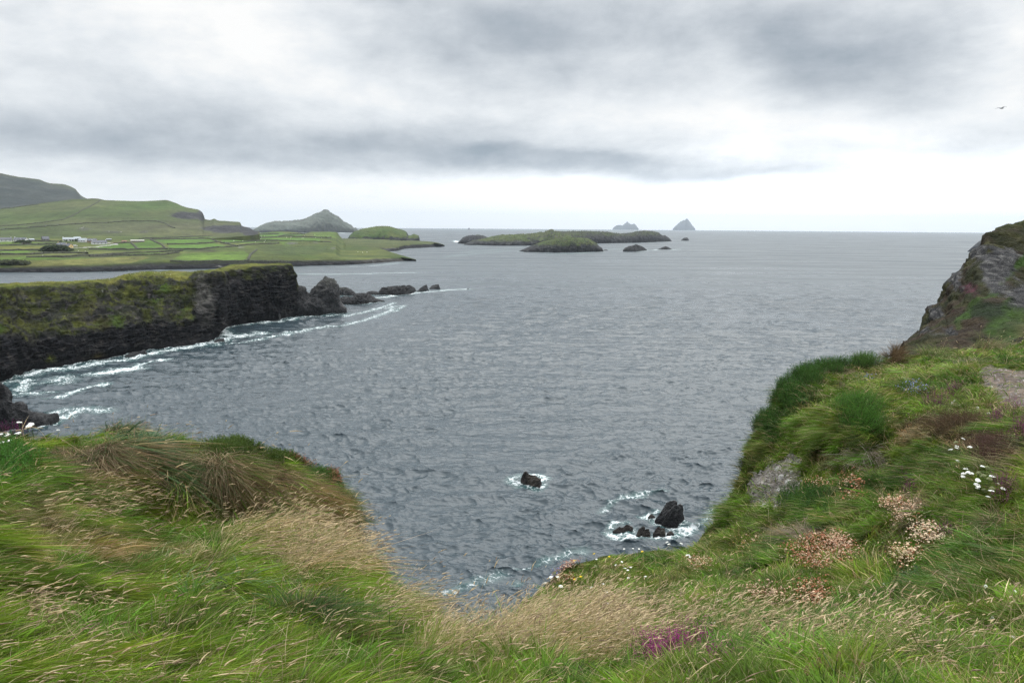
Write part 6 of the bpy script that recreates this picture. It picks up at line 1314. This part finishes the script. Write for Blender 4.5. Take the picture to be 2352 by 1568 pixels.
# sheep
M_wool = mat_plain('wool', (.70, .68, .62), .95, .05, nscale=8, namt=.1); M_face = mat_plain('sheep face', (.06, .055, .05), .8, .1)
def ell(c, r, nu=10, nv=7):
    th, ph = np.meshgrid(np.linspace(0, 2 * math.pi, nu + 1)[:-1], np.linspace(.05, math.pi - .05, nv)); V = np.stack([c[0] + r[0] * np.sin(ph) * np.cos(th), c[1] + r[1] * np.sin(ph) * np.sin(th), c[2] + r[2] * np.cos(ph)], -1).reshape(-1, 3)
    a = np.arange(nu * nv).reshape(nv, nu); return V, np.stack([a[:-1], a[1:], np.roll(a, -1, 1)[1:], np.roll(a, -1, 1)[:-1]], -1).reshape(-1, 4)
def meshes(L):
    Vs, Fs, n = [], [], 0
    for V, F in L: Vs.append(V); Fs.append(F + n); n += len(V)
    return np.concatenate(Vs), np.concatenate(Fs)
L = [ell((0, 0, .62), (.55, .27, .30)), ell((.50, 0, .76), (.22, .14, .16)), ell((.68, 0, .80), (.17, .09, .10))]
for x in (-.32, .32):
    for y in (-.14, .14): L.append(tube([(x, y, .55), (x + .03, y, .28), (x, y, 0)], [.075, .045, .04], 6))
V, F = meshes(L); fm = np.zeros(len(F), int); fm[-(4 * 12) - 60:-(4 * 12)] = 1
shp = mesh_np('sheep', V, F, [M_wool, M_face], None, True, fm=fm); first = True
SH = [((822, 579.6), 'first white sheep of the three on the near point'), ((833.5, 581), 'middle white sheep of the three on the near point'), ((843, 580.2), 'last white sheep of the three on the near point'), ((180, 577), 'sheep below the dark tree clump'), ((196, 578), 'second sheep below the dark tree clump'), ((98, 588.5), 'sheep at the lower left of the fields')]
rg = np.random.default_rng(77)
SH += [((520 + 100 * rg.random(), 541 + 16 * rg.random()), 'white sheep grazing the upper fields right of the walls') for k in range(26)] + [((655 + 90 * rg.random(), 539 + 10 * rg.random()), 'white sheep grazing the far green pasture') for k in range(10)]
for (u, v), lab in SH:
    o = shp if first else shp.copy()
    if not first: COL.objects.link(o)
    first = False; o.location = surf(B_UVP, u, v); o.rotation_euler = (0, 0, rg.random() * 6.28); s = 1.5 if u > 800 else 1.25; o.scale = (s, s, s); tag(o, lab, 'sheep', 'sheep grazing on the farmland')

# post and wire fence along the promontory
M_post = mat_plain('weathered fence post', (.42, .41, .38), .9, .1, nscale=5, namt=.2); M_wire = mat_plain('fence wire', (.20, .20, .20), .5, .5)
def fence(pts, n, label, hgt=1.2):
    q = np.linspace(0, len(pts) - 1, n); uv = np.stack([np.interp(q, np.arange(len(pts)), [a for a, b in pts]), np.interp(q, np.arange(len(pts)), [b for a, b in pts])], -1)
    B = np.array([surf(A_UVP, *x) for x in uv]); root = empty('fence', B[0]); tag(root, label, 'fence'); rg = np.random.default_rng(n); proto = None
    for b in B:
        if proto is None: V, F = tube([(0, 0, -.5), (0, 0, hgt * .6), (.02, 0, hgt)], [.10, .095, .08], 7); proto = mesh_np('post', V, F, [M_post], None, False); o = proto
        else: o = proto.copy(); COL.objects.link(o)
        o.location = b - B[0]; o.rotation_euler = (rg.normal() * .1, rg.normal() * .1, rg.random() * 6); addpart(root, o)
    for k, z in enumerate((.45, .8, 1.1)):
        V, F = tube(B - B[0] + np.array([0, 0, z]), [.012] * n, 4); addpart(root, mesh_np('wire', V, F, [M_wire], None, False))
fence([(66, 650), (140, 648.5), (188, 646), (250, 640.5)], 14, 'old post and wire fence along the left part of the promontory top')
fence([(252, 644), (300, 640), (345, 637), (392, 634)], 13, 'pale leaning posts across the turf of the promontory top')

# the gull
M_gull = mat_plain('gull plumage', (.35, .36, .38), .8, .1)
gp = ray(2300, 249, 95.0); gu = empty('gull', gp, .3); tag(gu, 'small gull gliding high at the upper right of the sky', 'bird')
V, F = meshes([ell((0, 0, 0), (.24, .07, .065)), ell((.22, 0, .03), (.08, .045, .045)), ell((-.26, 0, 0), (.10, .06, .015))]); addpart(gu, mesh_np('body', V, F, [M_gull], None, True))
for s in (-1, 1):
    W_ = np.array([[.10, s * .04, .03], [-.08, s * .04, .03], [.12, s * .30, .13], [-.05, s * .30, .12], [.02, s * .58, .07], [-.06, s * .56, .06], [-.10, s * .68, .0]])
    T_ = np.array([[0, 1, 3], [0, 3, 2], [2, 3, 5], [2, 5, 4], [4, 5, 6]]); Wv = np.concatenate([W_, W_ - [0, 0, .012]]); T2 = np.concatenate([T_, T_[:, ::-1] + 7, [[0, 2, 9], [0, 9, 7], [2, 4, 11], [2, 11, 9], [4, 6, 13], [4, 13, 11], [1, 8, 10], [1, 10, 3], [3, 10, 12], [3, 12, 5], [5, 12, 13], [5, 13, 6]]])
    addpart(gu, mesh_np('wing', Wv, T2, [M_gull], None, False))

order_labels()
